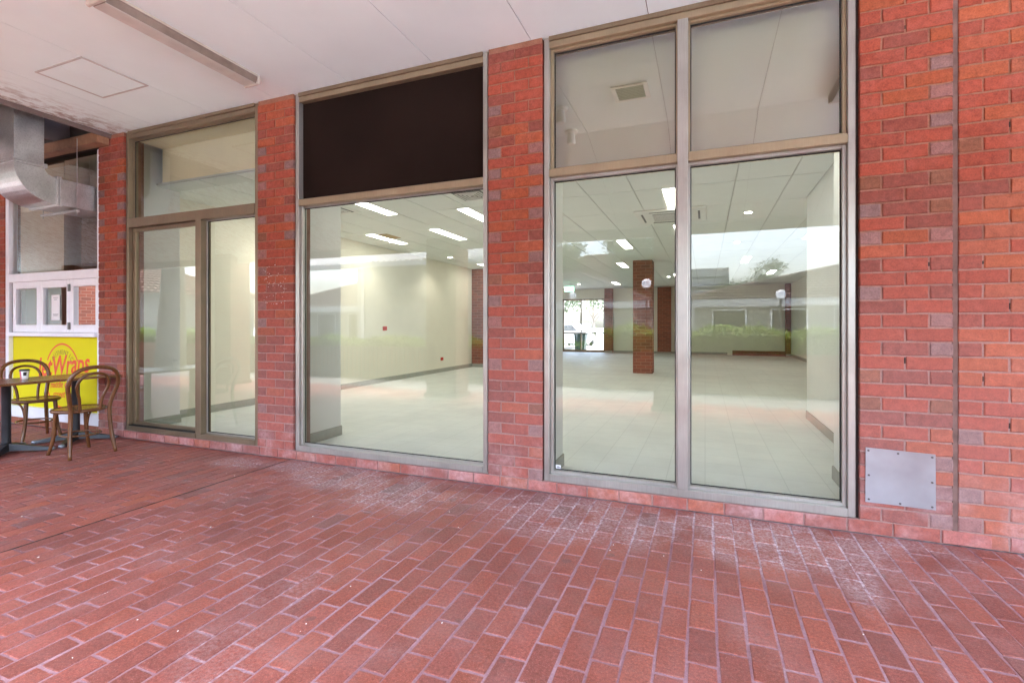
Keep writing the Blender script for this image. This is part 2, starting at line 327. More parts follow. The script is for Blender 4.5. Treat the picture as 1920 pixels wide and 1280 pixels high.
# ------------------------------------------------------------------ mesh helpers
WL = {}   # world location of each empty (no rotation) so that parts can be given in world coordinates
class MB:
    def __init__(s): s.b = bmesh.new()
    def box(s, x0, x1, y0, y1, z0, z1, bev=0.0, seg=1):
        r = bmesh.ops.create_cube(s.b, size=1.0); vs_ = r['verts']
        for v in vs_:
            v.co = Vector(((x0 + x1) / 2 + v.co.x * abs(x1 - x0), (y0 + y1) / 2 + v.co.y * abs(y1 - y0), (z0 + z1) / 2 + v.co.z * abs(z1 - z0)))
        if bev > 0:
            ed = list({e for v in vs_ for e in v.link_edges})
            bmesh.ops.bevel(s.b, geom=ed, offset=bev, segments=seg, affect='EDGES', profile=0.5)
        return s
    def poly(s, pts):
        s.b.faces.new([s.b.verts.new(p) for p in pts]); return s
    def prism(s, pts, vec):    # closed extrusion of a planar outline
        vec = Vector(vec); a = [s.b.verts.new(p) for p in pts]; c = [s.b.verts.new(Vector(p) + vec) for p in pts]
        n = len(pts); s.b.faces.new(a); s.b.faces.new(c[::-1])
        for i in range(n): s.b.faces.new((a[i], c[i], c[(i + 1) % n], a[(i + 1) % n]))
        return s
    def tube(s, pts, rad, n=8, closed=False):
        pts = [Vector(p) for p in pts]; k = len(pts); rads = rad if isinstance(rad, (list, tuple)) else [rad] * k
        rings = []; up = Vector((0, 0, 1)); prev = None
        for i, p in enumerate(pts):
            if closed: d = pts[(i + 1) % k] - pts[i - 1]
            else: d = pts[min(i + 1, k - 1)] - pts[max(i - 1, 0)]
            d.normalize()
            if prev is None:
                a = d.cross(up)
                if a.length < 0.05: a = d.cross(Vector((1, 0, 0)))
            else: a = prev - d * prev.dot(d)
            a.normalize(); prev = a; b_ = d.cross(a)
            rings.append([s.b.verts.new(p + (a * math.cos(2 * math.pi * j / n) + b_ * math.sin(2 * math.pi * j / n)) * rads[i]) for j in range(n)])
        for i in range(k if closed else k - 1):
            A, B = rings[i], rings[(i + 1) % k]
            for j in range(n): s.b.faces.new((A[j], A[(j + 1) % n], B[(j + 1) % n], B[j]))
        if not closed: s.b.faces.new(rings[0][::-1]); s.b.faces.new(rings[-1])
        return s
    def lathe(s, prof, c=(0, 0, 0), n=20):
        c = Vector(c); rings = [[s.b.verts.new(c + Vector((r * math.cos(2 * math.pi * j / n), r * math.sin(2 * math.pi * j / n), z))) for j in range(n)] for r, z in prof]
        for A, B in zip(rings, rings[1:]):
            for j in range(n): s.b.faces.new((A[j], A[(j + 1) % n], B[(j + 1) % n], B[j]))
        s.b.faces.new(rings[0][::-1]); s.b.faces.new(rings[-1]); return s
    def grid(s, fn, nu, nv):
        g = [[s.b.verts.new(fn(i / nu, j / nv)) for j in range(nv + 1)] for i in range(nu + 1)]
        for i in range(nu):
            for j in range(nv): s.b.faces.new((g[i][j], g[i + 1][j], g[i + 1][j + 1], g[i][j + 1]))
        return s
    def build(s, name, mat, parent=None, smooth=False, local=False):
        me = bpy.data.meshes.new(name)
        if parent is not None and not local:
            off = wloc(parent); bmesh.ops.translate(s.b, verts=s.b.verts, vec=-off)
        bmesh.ops.recalc_face_normals(s.b, faces=s.b.faces)
        s.b.to_mesh(me); s.b.free(); me.materials.append(M[mat] if isinstance(mat, str) else mat)
        if smooth: me.shade_smooth()
        o = bpy.data.objects.new(name, me); C.objects.link(o)
        if parent is not None: o.parent = parent
        return o
def wloc(o):
    v = Vector((0, 0, 0))
    while o is not None: v += o.location; o = o.parent
    return v
def thing(name, label, cat, loc=(0, 0, 0), group=None, rz=0):
    o = bpy.data.objects.new(name, None); C.objects.link(o); o.location = loc; o.rotation_euler = (0, 0, rz); o.empty_display_size = 0.1
    o['label'] = label; o['category'] = cat
    if group: o['group'] = group
    return o
def tag(o, label, cat, group=None):
    o['label'] = label; o['category'] = cat
    if group: o['group'] = group
    return o
def struct(o, label=None, cat=None):
    o['kind'] = 'structure'
    if label: o['label'] = label
    if cat: o['category'] = cat
    return o
def inst(me, name, loc, parent):
    o = bpy.data.objects.new(name, me); C.objects.link(o); o.location = Vector(loc) - (wloc(parent) if parent else Vector((0, 0, 0))); o.parent = parent
    return o
def copy_tree(o, parent=None):
    c = o.copy(); C.objects.link(c)
    if parent: c.parent = parent
    for ch in list(o.children): copy_tree(ch, c)
    return c
def text_mesh(name, body, size, mat, parent, loc, rot, shear=0.0, bold=0.0, sx=1.0, align='CENTER', extrude=0.001):
    cu = bpy.data.curves.new(name, 'FONT'); cu.body = body; cu.size = size; cu.shear = shear; cu.offset = bold; cu.align_x = align; cu.align_y = 'CENTER'; cu.extrude = extrude; cu.resolution_u = 3
    tmp = bpy.data.objects.new(name, cu); C.objects.link(tmp)
    dg = bpy.context.evaluated_depsgraph_get(); me = bpy.data.meshes.new_from_object(tmp.evaluated_get(dg))
    bpy.data.objects.remove(tmp); bpy.data.curves.remove(cu)
    me.name = name; me.materials.clear(); me.materials.append(M[mat])
    me.transform(Matrix.Diagonal((sx, 1, 1, 1)))
    o = bpy.data.objects.new(name, me); C.objects.link(o); o.parent = parent
    o.location = Vector(loc) - (wloc(parent) if parent else Vector((0, 0, 0))); o.rotation_euler = rot
    return o

# ------------------------------------------------------------------ bricks
def brick_geo(L, H, depth, rnd, up=False, ch=0.004, jit=0.0013):
    """a brick slab with a worn, chamfered face; face towards -y (wall) or +z (paver); origin at the face centre"""
    def ring(l, h, w, j):
        pts = []
        for i in range(4): pts.append((-l / 2 + l * i / 4, -h / 2))
        for i in range(2): pts.append((l / 2, -h / 2 + h * i / 2))
        for i in range(4): pts.append((l / 2 - l * i / 4, h / 2))
        for i in range(2): pts.append((-l / 2, h / 2 - h * i / 2))
        return [(u + rnd.uniform(-j, j), v + rnd.uniform(-j, j), w + (rnd.uniform(-j, j) * 0.4 if w > -0.001 else 0)) for u, v in pts]
    r0 = ring(L - 2 * ch, H - 2 * ch, 0.0, jit); r1 = ring(L, H, -ch * 0.8, jit); r2 = ring(L, H, -depth, 0)
    vs_ = r0 + r1 + r2; n = 12
    fs = [tuple(range(n))]
    for a in (0, n):
        for i in range(n): fs.append((a + i, a + n + i, a + n + (i + 1) % n, a + (i + 1) % n))
    if up: out = [(u, v, w) for u, v, w in vs_]
    else: out = [(u, -w, v) for u, v, w in vs_]
    return out, fs
def mesh_from(name, verts, faces, mat, tints=None):
    me = bpy.data.meshes.new(name); me.from_pydata(verts, [], faces); me.materials.append(M[mat])
    if tints is not None:
        at = me.attributes.new('tint', 'FLOAT_COLOR', 'POINT')
        flat = []
        for t in tints: flat += [t[0], t[1], t[2], 1.0]
        at.data.foreach_set('color', flat)
    me.update(); return me
def mixc(a, b, t): return tuple(a[i] + (b[i] - a[i]) * t for i in range(3))
RED, ORANGE, MAROON, MAUVE, BROWN = (0.295, 0.062, 0.035), (0.335, 0.082, 0.033), (0.215, 0.060, 0.042), (0.225, 0.135, 0.125), (0.215, 0.086, 0.048)
BL, BH, MJ = 0.2285, 0.0760, 0.010         # brick length and height, joint
COURSE = 3.565 / 41.5
_var = {}
def wall_variants(L, pal, n, seed, key):
    if key in _var: return _var[key]
    rnd = random.Random(seed); out = []
    for i in range(n):
        v, f = brick_geo(L, COURSE - MJ, 0.035, rnd, ch=0.0045, jit=0.0024)
        c = pal[i % len(pal)]; k = rnd.uniform(0.86, 1.14); c = mixc(tuple(x * k for x in c), RED, rnd.uniform(0, 0.4))
        out.append(mesh_from('brick', v, f, 'brick', [c] * len(v)))
    _var[key] = out; return out
PAL_S = [RED, RED, RED, ORANGE, MAROON, RED, MAROON, RED, ORANGE]
PAL_O = [ORANGE, RED, ORANGE, (0.365, 0.098, 0.038), RED, (0.33, 0.094, 0.046), MAROON]
PAL_H = [MAUVE, MAUVE, BROWN, RED, MAUVE, MAROON]
def lay_course(parent, x0, x1, zc, odd, rnd, key, pal_h=None):
    """bricks of one course between x0 and x1; odd courses begin with a header"""
    full = (x1 - x0 + MJ) / round((x1 - x0 + MJ) / (BL + MJ)); L = full - MJ; Hh = full / 2 - MJ
    sv = wall_variants(L, PAL_O if key == 'brick_wall' else PAL_S, 27, 11, 's%.4f%s' % (L, key)); hv = wall_variants(Hh, PAL_H, 18, 5, 'h%.4f' % Hh); hr = wall_variants(Hh, PAL_S, 12, 6, 'g%.4f' % Hh)
    x = x0; first = True
    while x < x1 - 0.02:
        if odd and (first or x + L > x1 + 0.02):
            m = rnd.choice(hv if rnd.random() < (0.25 if key == 'brick_wall' else 0.85) and zc < 3.2 else hr); w = Hh
        else: m = rnd.choice(sv); w = L
        inst(m, 'brick', (x + w / 2, rnd.uniform(-0.0022, 0.0004), zc), parent)
        x += w + MJ; first = False
def pier(name, label, cat, x0, x1, z1, seed, group=None, y1=0.23, first_course=1):
    p = thing(name, label, cat, ((x0 + x1) / 2, 0, 0), group)
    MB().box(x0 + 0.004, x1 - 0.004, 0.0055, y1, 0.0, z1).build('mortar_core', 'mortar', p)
    rnd = random.Random(seed)
    n = int(round((z1) / COURSE))
    for k in range(first_course, n + 1):
        zc = (k + 0.5) * COURSE
        if zc + COURSE * 0.4 > z1: break
        lay_course(p, x0, x1, zc, k % 2 == 1, rnd, name)
    return p
GP = 'brick piers between the shop windows'
TOPZ = 3.563
pier('brick_pier', 'brick pier behind the bentwood chair, between yellow sign and first shop window', 'brick pier', -6.790, -6.325, TOPZ, 1, GP)
p2 = pier('brick_pier', 'brick pier with white scribble marks left of the black panelled window', 'brick pier', -4.205, -3.740, TOPZ, 2, GP)
pier('brick_pier', 'brick pier with pale header bricks right of the black panelled window', 'brick pier', -1.655, -1.190, TOPZ, 3, GP)
p4 = pier('brick_pier', 'brick pier carrying the square metal plate, right of the large window', 'brick pier', 0.905, 1.370, TOPZ, 4, GP)
w5 = pier('brick_wall', 'orange red brick wall beyond the control joint at the right edge', 'brick wall', 1.396, 2.58, TOPZ, 5, None, first_course=0)
pier('brick_wall', 'sliver of red brick wall left of the takeaway counter', 'brick wall', -9.80, -8.845, TOPZ, 6, None, first_course=0)
MB().box(1.370, 1.396, 0.006, 0.2, 0.0, TOPZ).build('control_joint', 'control_joint', w5)
rnd = random.Random(44)
for par, xa, xb, n_ in ((w5, 1.396, 2.58, 22), (p4, 0.905, 1.370, 5)):      # open perpends where the mortar has dropped out
    nb = round((xb - xa + MJ) / (BL + MJ)); full = (xb - xa + MJ) / nb
    for k in range(n_):
        c_ = rnd.randint(1, 38); j = rnd.randint(1, nb - 1) if c_ % 2 == 0 or nb == 2 else rnd.randint(0, nb - 1)
        x_ = xa + j * full - MJ / 2 if c_ % 2 == 0 else xa + full / 2 + j * full - MJ / 2
        h0 = (c_ + rnd.uniform(0.25, 0.5)) * COURSE; MB().box(x_ - 0.0042, x_ + 0.0042, 0.0045, 0.0053, h0, h0 + COURSE * rnd.uniform(0.2, 0.42), 0.0003).build('open_joint', 'dark_joint', par)
# sill course along the paving
sc = thing('brick_sill_course', 'single course of red bricks along the paving under windows and piers', 'brick course', (-2.7, 0, 0))
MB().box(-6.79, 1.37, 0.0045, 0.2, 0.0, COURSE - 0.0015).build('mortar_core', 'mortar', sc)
sv = wall_variants(BL, [RED, ORANGE, RED, (0.37, 0.11, 0.085), MAROON, ORANGE], 18, 31, 'sill')
rnd = random.Random(3); x = -6.79
while x < 1.36:
    inst(rnd.choice(sv), 'brick', (x + BL / 2, rnd.uniform(-0.006, -0.003), COURSE / 2 + 0.001), sc); x += BL + MJ
# chalky scribbles and chips on the second pier
rnd = random.Random(12); mk = MB()
for k in range(70):
    a = rnd.uniform(0, 6.28); q = rnd.choice([0, 1, 2, 3]); rr = rnd.uniform(0.8, 1.0)
    px, pz = -3.97 + math.cos(a) * 0.15 * rr, 1.86 - q * 0.10 + math.sin(a) * 0.045 * rr
    s_ = rnd.uniform(0.0018, 0.0045); mk.box(px - s_, px + s_ * rnd.uniform(0.6, 1.6), -0.0048, -0.0026, pz - s_ * 0.6, pz + s_ * 0.6, 0.0009)
mk.build('paint_flecks', 'white_paint', p2)

# ------------------------------------------------------------------ paving
PW, PL, PJ = 0.1155, 0.234, 0.0085
DARKX = -3.764
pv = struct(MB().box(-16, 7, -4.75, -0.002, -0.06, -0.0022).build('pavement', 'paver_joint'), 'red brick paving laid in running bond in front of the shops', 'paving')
def px_of(p):
    v = Vector(p) - cam.location; th = R(21.479); fw = Vector((-math.sin(th), math.cos(th), 0)); rt = Vector((math.cos(th), math.sin(th), 0)); zc = v.dot(fw)
    if zc < 0.15: return None
    return (960 + 920 * v.dot(rt) / zc, 611 - 920 * v.z / zc, zc)
cells = []; rnd = random.Random(21)
k0, k1 = int((-13.0 - DARKX) / PW), int((4.6 - DARKX) / PW)
for k in range(k0, k1):
    xc = DARKX + (k + 0.5) * PW; off = (0.5 if k % 2 else 0.0) * PL + rnd.uniform(-0.012, 0.012); y = -0.004 + off - PL
    first = True
    ytop = -0.006
    y = ytop - (PL / 2 if k % 2 else PL) + rnd.uniform(-0.028, 0.028)
    top = ytop
    while top > -4.7:
        l = top - y - PJ
        if l > 0.03: cells.append((xc, (top + y - 0.0) / 2, l))
        top = y; y -= PL + rnd.uniform(-0.006, 0.006)
PAL_P = [(0.235, 0.066, 0.047), (0.262, 0.073, 0.049), (0.213, 0.063, 0.049), (0.182, 0.067, 0.057), (0.245, 0.071, 0.054), (0.298, 0.078, 0.042), (0.172, 0.071, 0.064)]
PWT = [5, 4, 5, 1.4, 5, 0.5, 0.25]
def area_px(c):
    q = px_of((c[0], c[1], 0))
    if q is None: return 0
    if not (-20 < q[0] < 1940 and q[1] < 1330): return 0
    return 1.3 * 920 * 920 / (q[2] ** 3)
rank = sorted(range(len(cells)), key=lambda i: -area_px(cells[i]))
big = set(rank[:300])
pvar = []
rv = random.Random(77)
for i in range(42):
    v, f = brick_geo(PW - PJ, PL - PJ, 0.03, rv, up=True, ch=0.0045, jit=0.0026)
    c = rv.choices(PAL_P, PWT)[0]; kk = rv.uniform(0.92, 1.12); pvar.append(mesh_from('brick', v, f, 'paver', [tuple(x * kk for x in c)] * len(v)))
VV, FF, TT = [], [], []
for i, (xc, yc, l) in enumerate(cells):
    dz = rnd.uniform(-0.0010, 0.0014)
    if i in big:
        o = inst(rnd.choice(pvar), 'brick', (xc + rnd.uniform(-0.0028, 0.0028), yc, dz), pv)
        o.scale = (1, l / (PL - PJ), 1); o.rotation_euler = (0, 0, rnd.uniform(-0.010, 0.010))
    else:
        v, f = brick_geo(PW - PJ, l, 0.02, rnd, up=True)
        b0 = len(VV); VV += [(a + xc, b + yc, c + dz) for a, b, c in v]; FF += [tuple(q + b0 for q in t) for t in f]
        c = rnd.choices(PAL_P, PWT)[0]; kk = rnd.uniform(0.92, 1.12); TT += [tuple(x_ * kk for x_ in c)] * len(v)
me = mesh_from('brick_field', VV, FF, 'paver', TT); bf = bpy.data.objects.new('brick_field', me); C.objects.link(bf); bf.parent = pv; bf['kind'] = 'stuff'
MB().box(DARKX - 0.006, DARKX + 0.004, -4.7, -0.01, -0.01, 0.0012).build('expansion_joint', 'dark_joint', pv)
# small litter flecks on the paving
rnd = random.Random(5)
fl = MB()
for k in range(60):
    px, py = rnd.uniform(-5, 2.2), rnd.uniform(-2.6, -0.2); s_ = rnd.uniform(0.002, 0.006)
    fl.box(px, px + s_, py, py + s_ * rnd.uniform(0.6, 1.8), 0.0008, 0.0035, 0.0006)
o = fl.build('grit', 'white_paint', pv); o['kind'] = 'stuff'
struct(MB().box(-40, 20, -6.42, -4.752, -0.0615, -0.008).build('courtyard_path', 'path'))
# ground everywhere else
struct(MB().box(-300, 300, -300, 300, -0.3, -0.062).build('ground', 'courtyard'))

# ------------------------------------------------------------------ soffit and roof
sf = thing('canopy_soffit', 'white sheet lined canopy soffit over the footpath', 'soffit', (-0.4, -0.9, 3.565)); sf['kind'] = 'structure'
joints = [-6.54] + [-0.385 + 0.9 * k for k in range(-6, 8)]
for a, b in zip(joints, joints[1:]):
    MB().box(a + 0.003, b - 0.003, -1.83, 0.06, 3.5655, 3.575).build('panel', 'soffit', sf)
    MB().prism([(a + 0.003, -1.832, 3.5655), (a + 0.003, -4.12, 2.84), (a + 0.003, -4.12, 2.85), (a + 0.003, -1.832, 3.5755)], (b - a - 0.006, 0, 0)).build('raked_panel', 'soffit', sf)
for a, b in [(-6.54 - 0.9 * k - 0.9, -6.54 - 0.9 * k) for k in range(44)]:
    MB().prism([(a + 0.003, -1.832, 3.5655), (a + 0.003, -4.12, 2.84), (a + 0.003, -4.12, 2.85), (a + 0.003, -1.832, 3.5755)], (b - a - 0.006, 0, 0)).build('raked_panel', 'soffit', sf)
    if b < -7.5: MB().box(a + 0.003, b - 0.003, -1.83, 0.06, 3.5655, 3.575).build('panel', 'soffit', sf)
rb = struct(MB().box(-6.52, 7, -1.83, 21.5, 3.58, 3.95).prism([(-6.52, -1.83, 3.59), (-6.52, -4.2, 2.86), (-6.52, -4.2, 2.95), (-6.52, -1.83, 3.8)], (13.5, 0, 0)).prism([(-46, -1.83, 3.59), (-46, -4.2, 2.86), (-46, -4.2, 2.95), (-46, -1.83, 4.0)], (39.47, 0, 0)).box(-46, -6.52, 0.06, 21.5, 3.58, 3.95).build('roof', 'cavity'))
struct(MB().box(-46, -6.515, -4.2, 0.05, 3.98, 4.05).build('roof_lining', 'shop_brown'))
tag(MB().box(-6.57, -6.543, -1.8, -0.0, 3.52, 3.975).build('edge_board', 'shop_brown'), 'brown edge board closing the canopy beside the duct', 'edge board')
tag(MB().box(-7.50, -7.46, -1.8, 0.05, 3.577, 3.978).build('edge_board', 'shop_brown'), 'brown edge board closing the far side of the duct opening', 'edge board')
tag(MB().box(-16, -6.575, -0.13, -0.005, 3.44, 3.56, 0.004).build('timber_plate', 'timber'), 'brown timber plate above the takeaway shop front', 'timber beam')
tag(MB().box(-46, 7, -4.20, -4.125, 2.70, 2.86, 0.004).build('gutter_beam', 'white_paint'), 'white fascia beam along the outer canopy edge', 'beam')
for (xa, xb, lab) in ((-0.735, -0.27, 'red brick canopy column standing behind the viewer, seen mirrored beside the mullion'), (-4.76, -4.15, 'red brick canopy column mirrored in the middle window'), (-10.3, -9.74, 'red brick canopy column mirrored in the leftmost window'), (-15.9, -15.34, 'red brick canopy column farthest along the footpath')):
    c_ = thing('brick_column', lab, 'column', ((xa + xb) / 2, -4.2, 0), 'canopy columns')
    MB().box(xa, xb, -4.45, -3.95, -0.05, 2.98, 0.006).build('shaft', 'brick_far', c_)
    MB().box(xa - 0.04, xb + 0.04, -4.48, -3.92, -0.05, 0.09, 0.01).build('base', 'brick_far', c_)
# access hatch
ht = thing('access_hatch', 'square white access hatch set in the soffit beside the light fitting', 'hatch', (-5.22, -0.89, 3.56))
MB().box(-5.54, -5.225, -1.14, -0.64, 3.5585, 3.5645, 0.001).build('door_leaf', 'soffit', ht); MB().box(-5.222, -4.90, -1.14, -0.64, 3.5585, 3.5645, 0.001).build('door_leaf', 'soffit', ht)
MB().box(-5.56, -4.88, -1.16, -1.142, 3.557, 3.5652, 0.001).box(-5.56, -4.88, -0.638, -0.62, 3.557, 3.5652, 0.001).box(-5.56, -5.542, -1.142, -0.638, 3.557, 3.5652, 0.001).box(-4.898, -4.88, -1.142, -0.638, 3.557, 3.5652, 0.001).build('frame', 'hatch_trim', ht)
# fluorescent batten
def batten(label, x, y0, y1, name='fluorescent_batten', lit=False):
    b = thing(name, label, 'light fitting', (x, (y0 + y1) / 2, 3.565), 'soffit light fittings')
    w = 0.085
    prof = [(x - w, 3.5638), (x - w, 3.53), (x - w + 0.018, 3.492), (x + w - 0.018, 3.492), (x + w, 3.53), (x + w, 3.5638)]
    MB().prism([(p[0], y0 + 0.03, p[1]) for p in prof], (0, y1 - y0 - 0.06, 0)).build('diffuser', 'fluoro', b)
    MB().box(x - w + 0.02, x + w - 0.02, y0 + 0.035, y1 - 0.035, 3.486, 3.4915, 0.002).build('cover_strip', 'fluoro_cover', b)
    MB().box(x - w - 0.006, x + w + 0.006, y0 + 0.02, y1 - 0.02, 3.548, 3.5648, 0.002).build('gear_tray', 'fluoro_end', b)
    for ya, yb in ((y0, y0 + 0.028), (y1 - 0.028, y1)): MB().box(x - w - 0.008, x + w + 0.008, ya, yb, 3.484, 3.5646, 0.006).build('end_cap', 'fluoro_end', b)
    return b
batten('long dirty fluorescent batten fixed to the soffit at upper left', -3.845, -1.62, -0.36)
batten('fluorescent batten mirrored at the right edge of the large upper pane', 1.22, -1.8, -0.75)
# soffit vent and two floodlights, seen mirrored in the upper panes
vt = thing('soffit_vent', 'square louvred vent in the soffit mirrored in the upper left pane', 'vent', (-0.67, -1.0, 3.56))
MB().box(-0.84, -0.50, -1.17, -1.13, 3.552, 3.5648, 0.003).box(-0.84, -0.50, -0.87, -0.83, 3.552, 3.5648, 0.003).box(-0.84, -0.80, -1.13, -0.87, 3.552, 3.5648, 0.003).box(-0.54, -0.50, -1.13, -0.87, 3.552, 3.5648, 0.003).build('frame', 'white_plastic', vt)
MB().box(-0.80, -0.54, -1.13, -0.87, 3.560, 3.5646).build('backing', 'grille', vt)
for k in range(8): MB().box(-0.80, -0.54, -1.125 + k * 0.032, -1.108 + k * 0.032, 3.555, 3.5585).build('slat', 'grille', vt)
for i, (x_, y_) in enumerate(((-1.40, -1.10), (-1.45, -1.72))):
    f_ = thing('flood_light', ['small white flood light on the soffit nearest the wall', 'small white flood light at the soffit fold'][i], 'light fitting', (x_, y_, 3.56), 'soffit flood lights')
    MB().lathe([(0.075, 3.5645), (0.075, 3.545), (0.045, 3.535)], (x_, y_, 0), 16).build('base', 'white_plastic', f_)
    MB().lathe([(0.035, 3.545), (0.042, 3.50), (0.05, 3.43), (0.044, 3.41)], (x_, y_, 0), 16).build('lamp_body', 'white_plastic', f_)

# ------------------------------------------------------------------ shop windows
FY0, FY1, GY = 0.018, 0.125, 0.088
def member(p, name, x0, x1, z0, z1, mat='frame', y0=FY0, y1=FY1, bev=0.003): return MB().box(x0, x1, y0, y1, z0, z1, bev).build(name, mat, p)
def pane(p, x0, x1, z0, z1, y=GY, mat='glass', name='pane'):
    o = MB().poly([(x0, y, z0), (x1, y, z0), (x1, y, z1), (x0, y, z1)]).build(name, mat, p)
    return o
def bead(p, x0, x1, z0, z1, w, mat='frame', y0=0.052, sides='lrtb', wl=None, wr=None):
    g = 0.0075; wl = wl or w; wr = wr or w
    if 'l' in sides: member(p, 'glazing_bead', x0, x0 + wl, z0, z1, mat, y0, GY - 0.003, 0.002)
    if 'r' in sides: member(p, 'glazing_bead', x1 - wr, x1, z0, z1, mat, y0, GY - 0.003, 0.002)
    if 'b' in sides: member(p, 'glazing_bead', x0 + wl, x1 - wr, z0, z0 + w, mat, y0, GY - 0.003, 0.002)
    if 't' in sides: member(p, 'glazing_bead', x0 + wl, x1 - wr, z1 - w, z1, mat, y0, GY - 0.003, 0.002)
    # dark rubber line between bead and glass
    MB().box(x0 + wl, x0 + wl + g, GY - 0.006, GY - 0.002, z0 + w, z1 - w).box(x1 - wr - g, x1 - wr, GY - 0.006, GY - 0.002, z0 + w, z1 - w).box(x0 + wl + g, x1 - wr - g, GY - 0.006, GY - 0.002, z0 + w, z0 + w + g).box(x0 + wl + g, x1 - wr - g, GY - 0.006, GY - 0.002, z1 - w - g, z1 - w).build('gasket', 'gasket', p)
def window_base(label, xl, xr, pl, pr, fm='frame'):
    w = thing('shop_window', label, 'window', ((xl + xr) / 2, 0.07, COURSE), 'shop front windows')
    member(w, 'jamb', xl, xl + 0.042, COURSE, 3.558, fm); member(w, 'jamb', xr - 0.042, xr, COURSE, 3.558, fm)
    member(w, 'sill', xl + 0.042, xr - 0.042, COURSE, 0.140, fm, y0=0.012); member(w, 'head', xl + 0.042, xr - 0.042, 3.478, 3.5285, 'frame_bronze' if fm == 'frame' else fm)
    member(w, 'head_trim', xl + 0.042, xr - 0.042, 3.529, 3.5635, 'frame_dark', y0=0.006)
    MB().box(pl + 0.002, xl - 0.0015, 0.03, 0.11, COURSE, 3.56).box(xr + 0.0015, pr - 0.002, 0.03, 0.11, COURSE, 3.56).build('joint_filler', 'dark_joint', w)
    return w
# right window: two by two panes
w3 = window_base('large right window of four panes with central mullion and transom', -1.180, 0.888, -1.190, 0.905)
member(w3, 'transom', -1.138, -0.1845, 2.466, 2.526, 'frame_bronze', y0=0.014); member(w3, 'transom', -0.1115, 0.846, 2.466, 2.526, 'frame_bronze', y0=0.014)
member(w3, 'mullion', -0.184, -0.112, 0.140, 3.478, y0=0.010)
for a, b, l1, r1 in ((-1.138, -0.184, 0.026, 0.013), (-0.112, 0.846, 0.013, 0.024)):
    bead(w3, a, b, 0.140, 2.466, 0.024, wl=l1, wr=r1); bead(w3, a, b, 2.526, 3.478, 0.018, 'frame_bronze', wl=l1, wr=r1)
    pane(w3, a + 0.01, b - 0.01, 0.145, 2.461); pane(w3, a + 0.01, b - 0.01, 2.531, 3.473, mat='film_glass')
# middle window: dark panel above, one big pane below
w2 = window_base('middle window with a black panel above one big pane', -3.726, -1.667, -3.740, -1.655)
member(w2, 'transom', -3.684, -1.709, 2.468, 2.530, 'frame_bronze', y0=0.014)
MB().box(-3.684, -1.709, 0.075, 0.1, 2.530, 3.478).build('panel', 'black_panel', w2)
bead(w2, -3.684, -1.709, 0.140, 2.468, 0.014, y0=0.070); pane(w2, -3.68, -1.713, 0.144, 2.464)
member(w2, 'inner_stop', -3.683, -3.655, 0.141, 2.467, 'frame', 0.04, 0.068, 0.002)
# left window: top light, two lower lights, the left one a recessed sliding sash
w1 = window_base('left window with wide top pane and dark framed sliding sash', -6.300, -4.222, -6.325, -4.205, 'frame_dark')
member(w1, 'transom', -6.258, -4.264, 2.445, 2.548, 'frame_dark', y0=0.010)
member(w1, 'mullion', -5.120, -5.035, 0.140, 2.445, 'frame_dark', y0=0.004)
bead(w1, -6.258, -4.264, 2.548, 3.478, 0.014, 'frame_dark', 0.07); pane(w1, -6.254, -4.268, 2.552, 3.474)
bead(w1, -5.035, -4.264, 0.140, 2.445, 0.012, 'frame', 0.07); pane(w1, -5.031, -4.268, 0.144, 2.441)
sash = MB().box(-6.255, -6.205, 0.06, 0.098, 0.15, 2.44, 0.003).box(-5.165, -5.122, 0.06, 0.098, 0.15, 2.44, 0.003).box(-6.205, -5.165, 0.06, 0.098, 0.15, 0.185, 0.003).box(-6.205, -5.165, 0.06, 0.098, 2.40, 2.44, 0.003).build('sliding_sash', 'frame_dark', w1)
pane(sash, -6.203, -5.167, 0.187, 2.398, 0.08)
member(w1, 'track', -6.257, -5.121, 0.1405, 0.149, 'gasket', 0.02, 0.12, 0.001); member(w1, 'track_face', -6.258, -5.121, 0.092, 0.139, 'frame_dark', 0.0035, 0.0115, 0.001)
# sticker in the lower left corner of the big window
st = thing('glass_sticker', 'tiny white oval logo sticker in the corner of the large window', 'sticker', (-1.082, 0.086, 0.185))
MB().box(-1.103, -1.062, 0.0845, 0.0855, 0.166, 0.200).build('card', 'paper', st)
MB().prism([(-1.0825 + 0.014 * math.cos(a * math.pi / 8), 0.0842, 0.184 + 0.008 * math.sin(a * math.pi / 8)) for a in range(16)], (0, -0.0004, 0)).build('oval_mark', 'grey_print', st)
# metal cover plate
mp_ = thing('metal_cover_plate', 'square brushed metal plate screwed to the brick pier low down', 'cover plate', (1.11, -0.01, 0.37))
MB().prism([(0.932, -0.0050, 0.203), (1.286, -0.0050, 0.198), (1.284, -0.0050, 0.531), (0.934, -0.0050, 0.543)], (0, -0.0035, 0)).build('plate', 'plate', mp_)
for sx_, sz in ((0.948, 0.525), (1.10, 0.520), (1.268, 0.513), (0.95, 0.372), (1.268, 0.362), (0.95, 0.222), (1.11, 0.215), (1.268, 0.215)):
    MB().lathe([(0.0065, 0.0), (0.006, 0.0022), (0.003, 0.0032)], (0, 0, 0), 10).build('screw', 'screw', mp_, local=True)
    o = mp_.children[-1]; o.rotation_euler = (R(90), 0, 0); o.location = Vector((sx_, -0.0086, sz)) - mp_.location

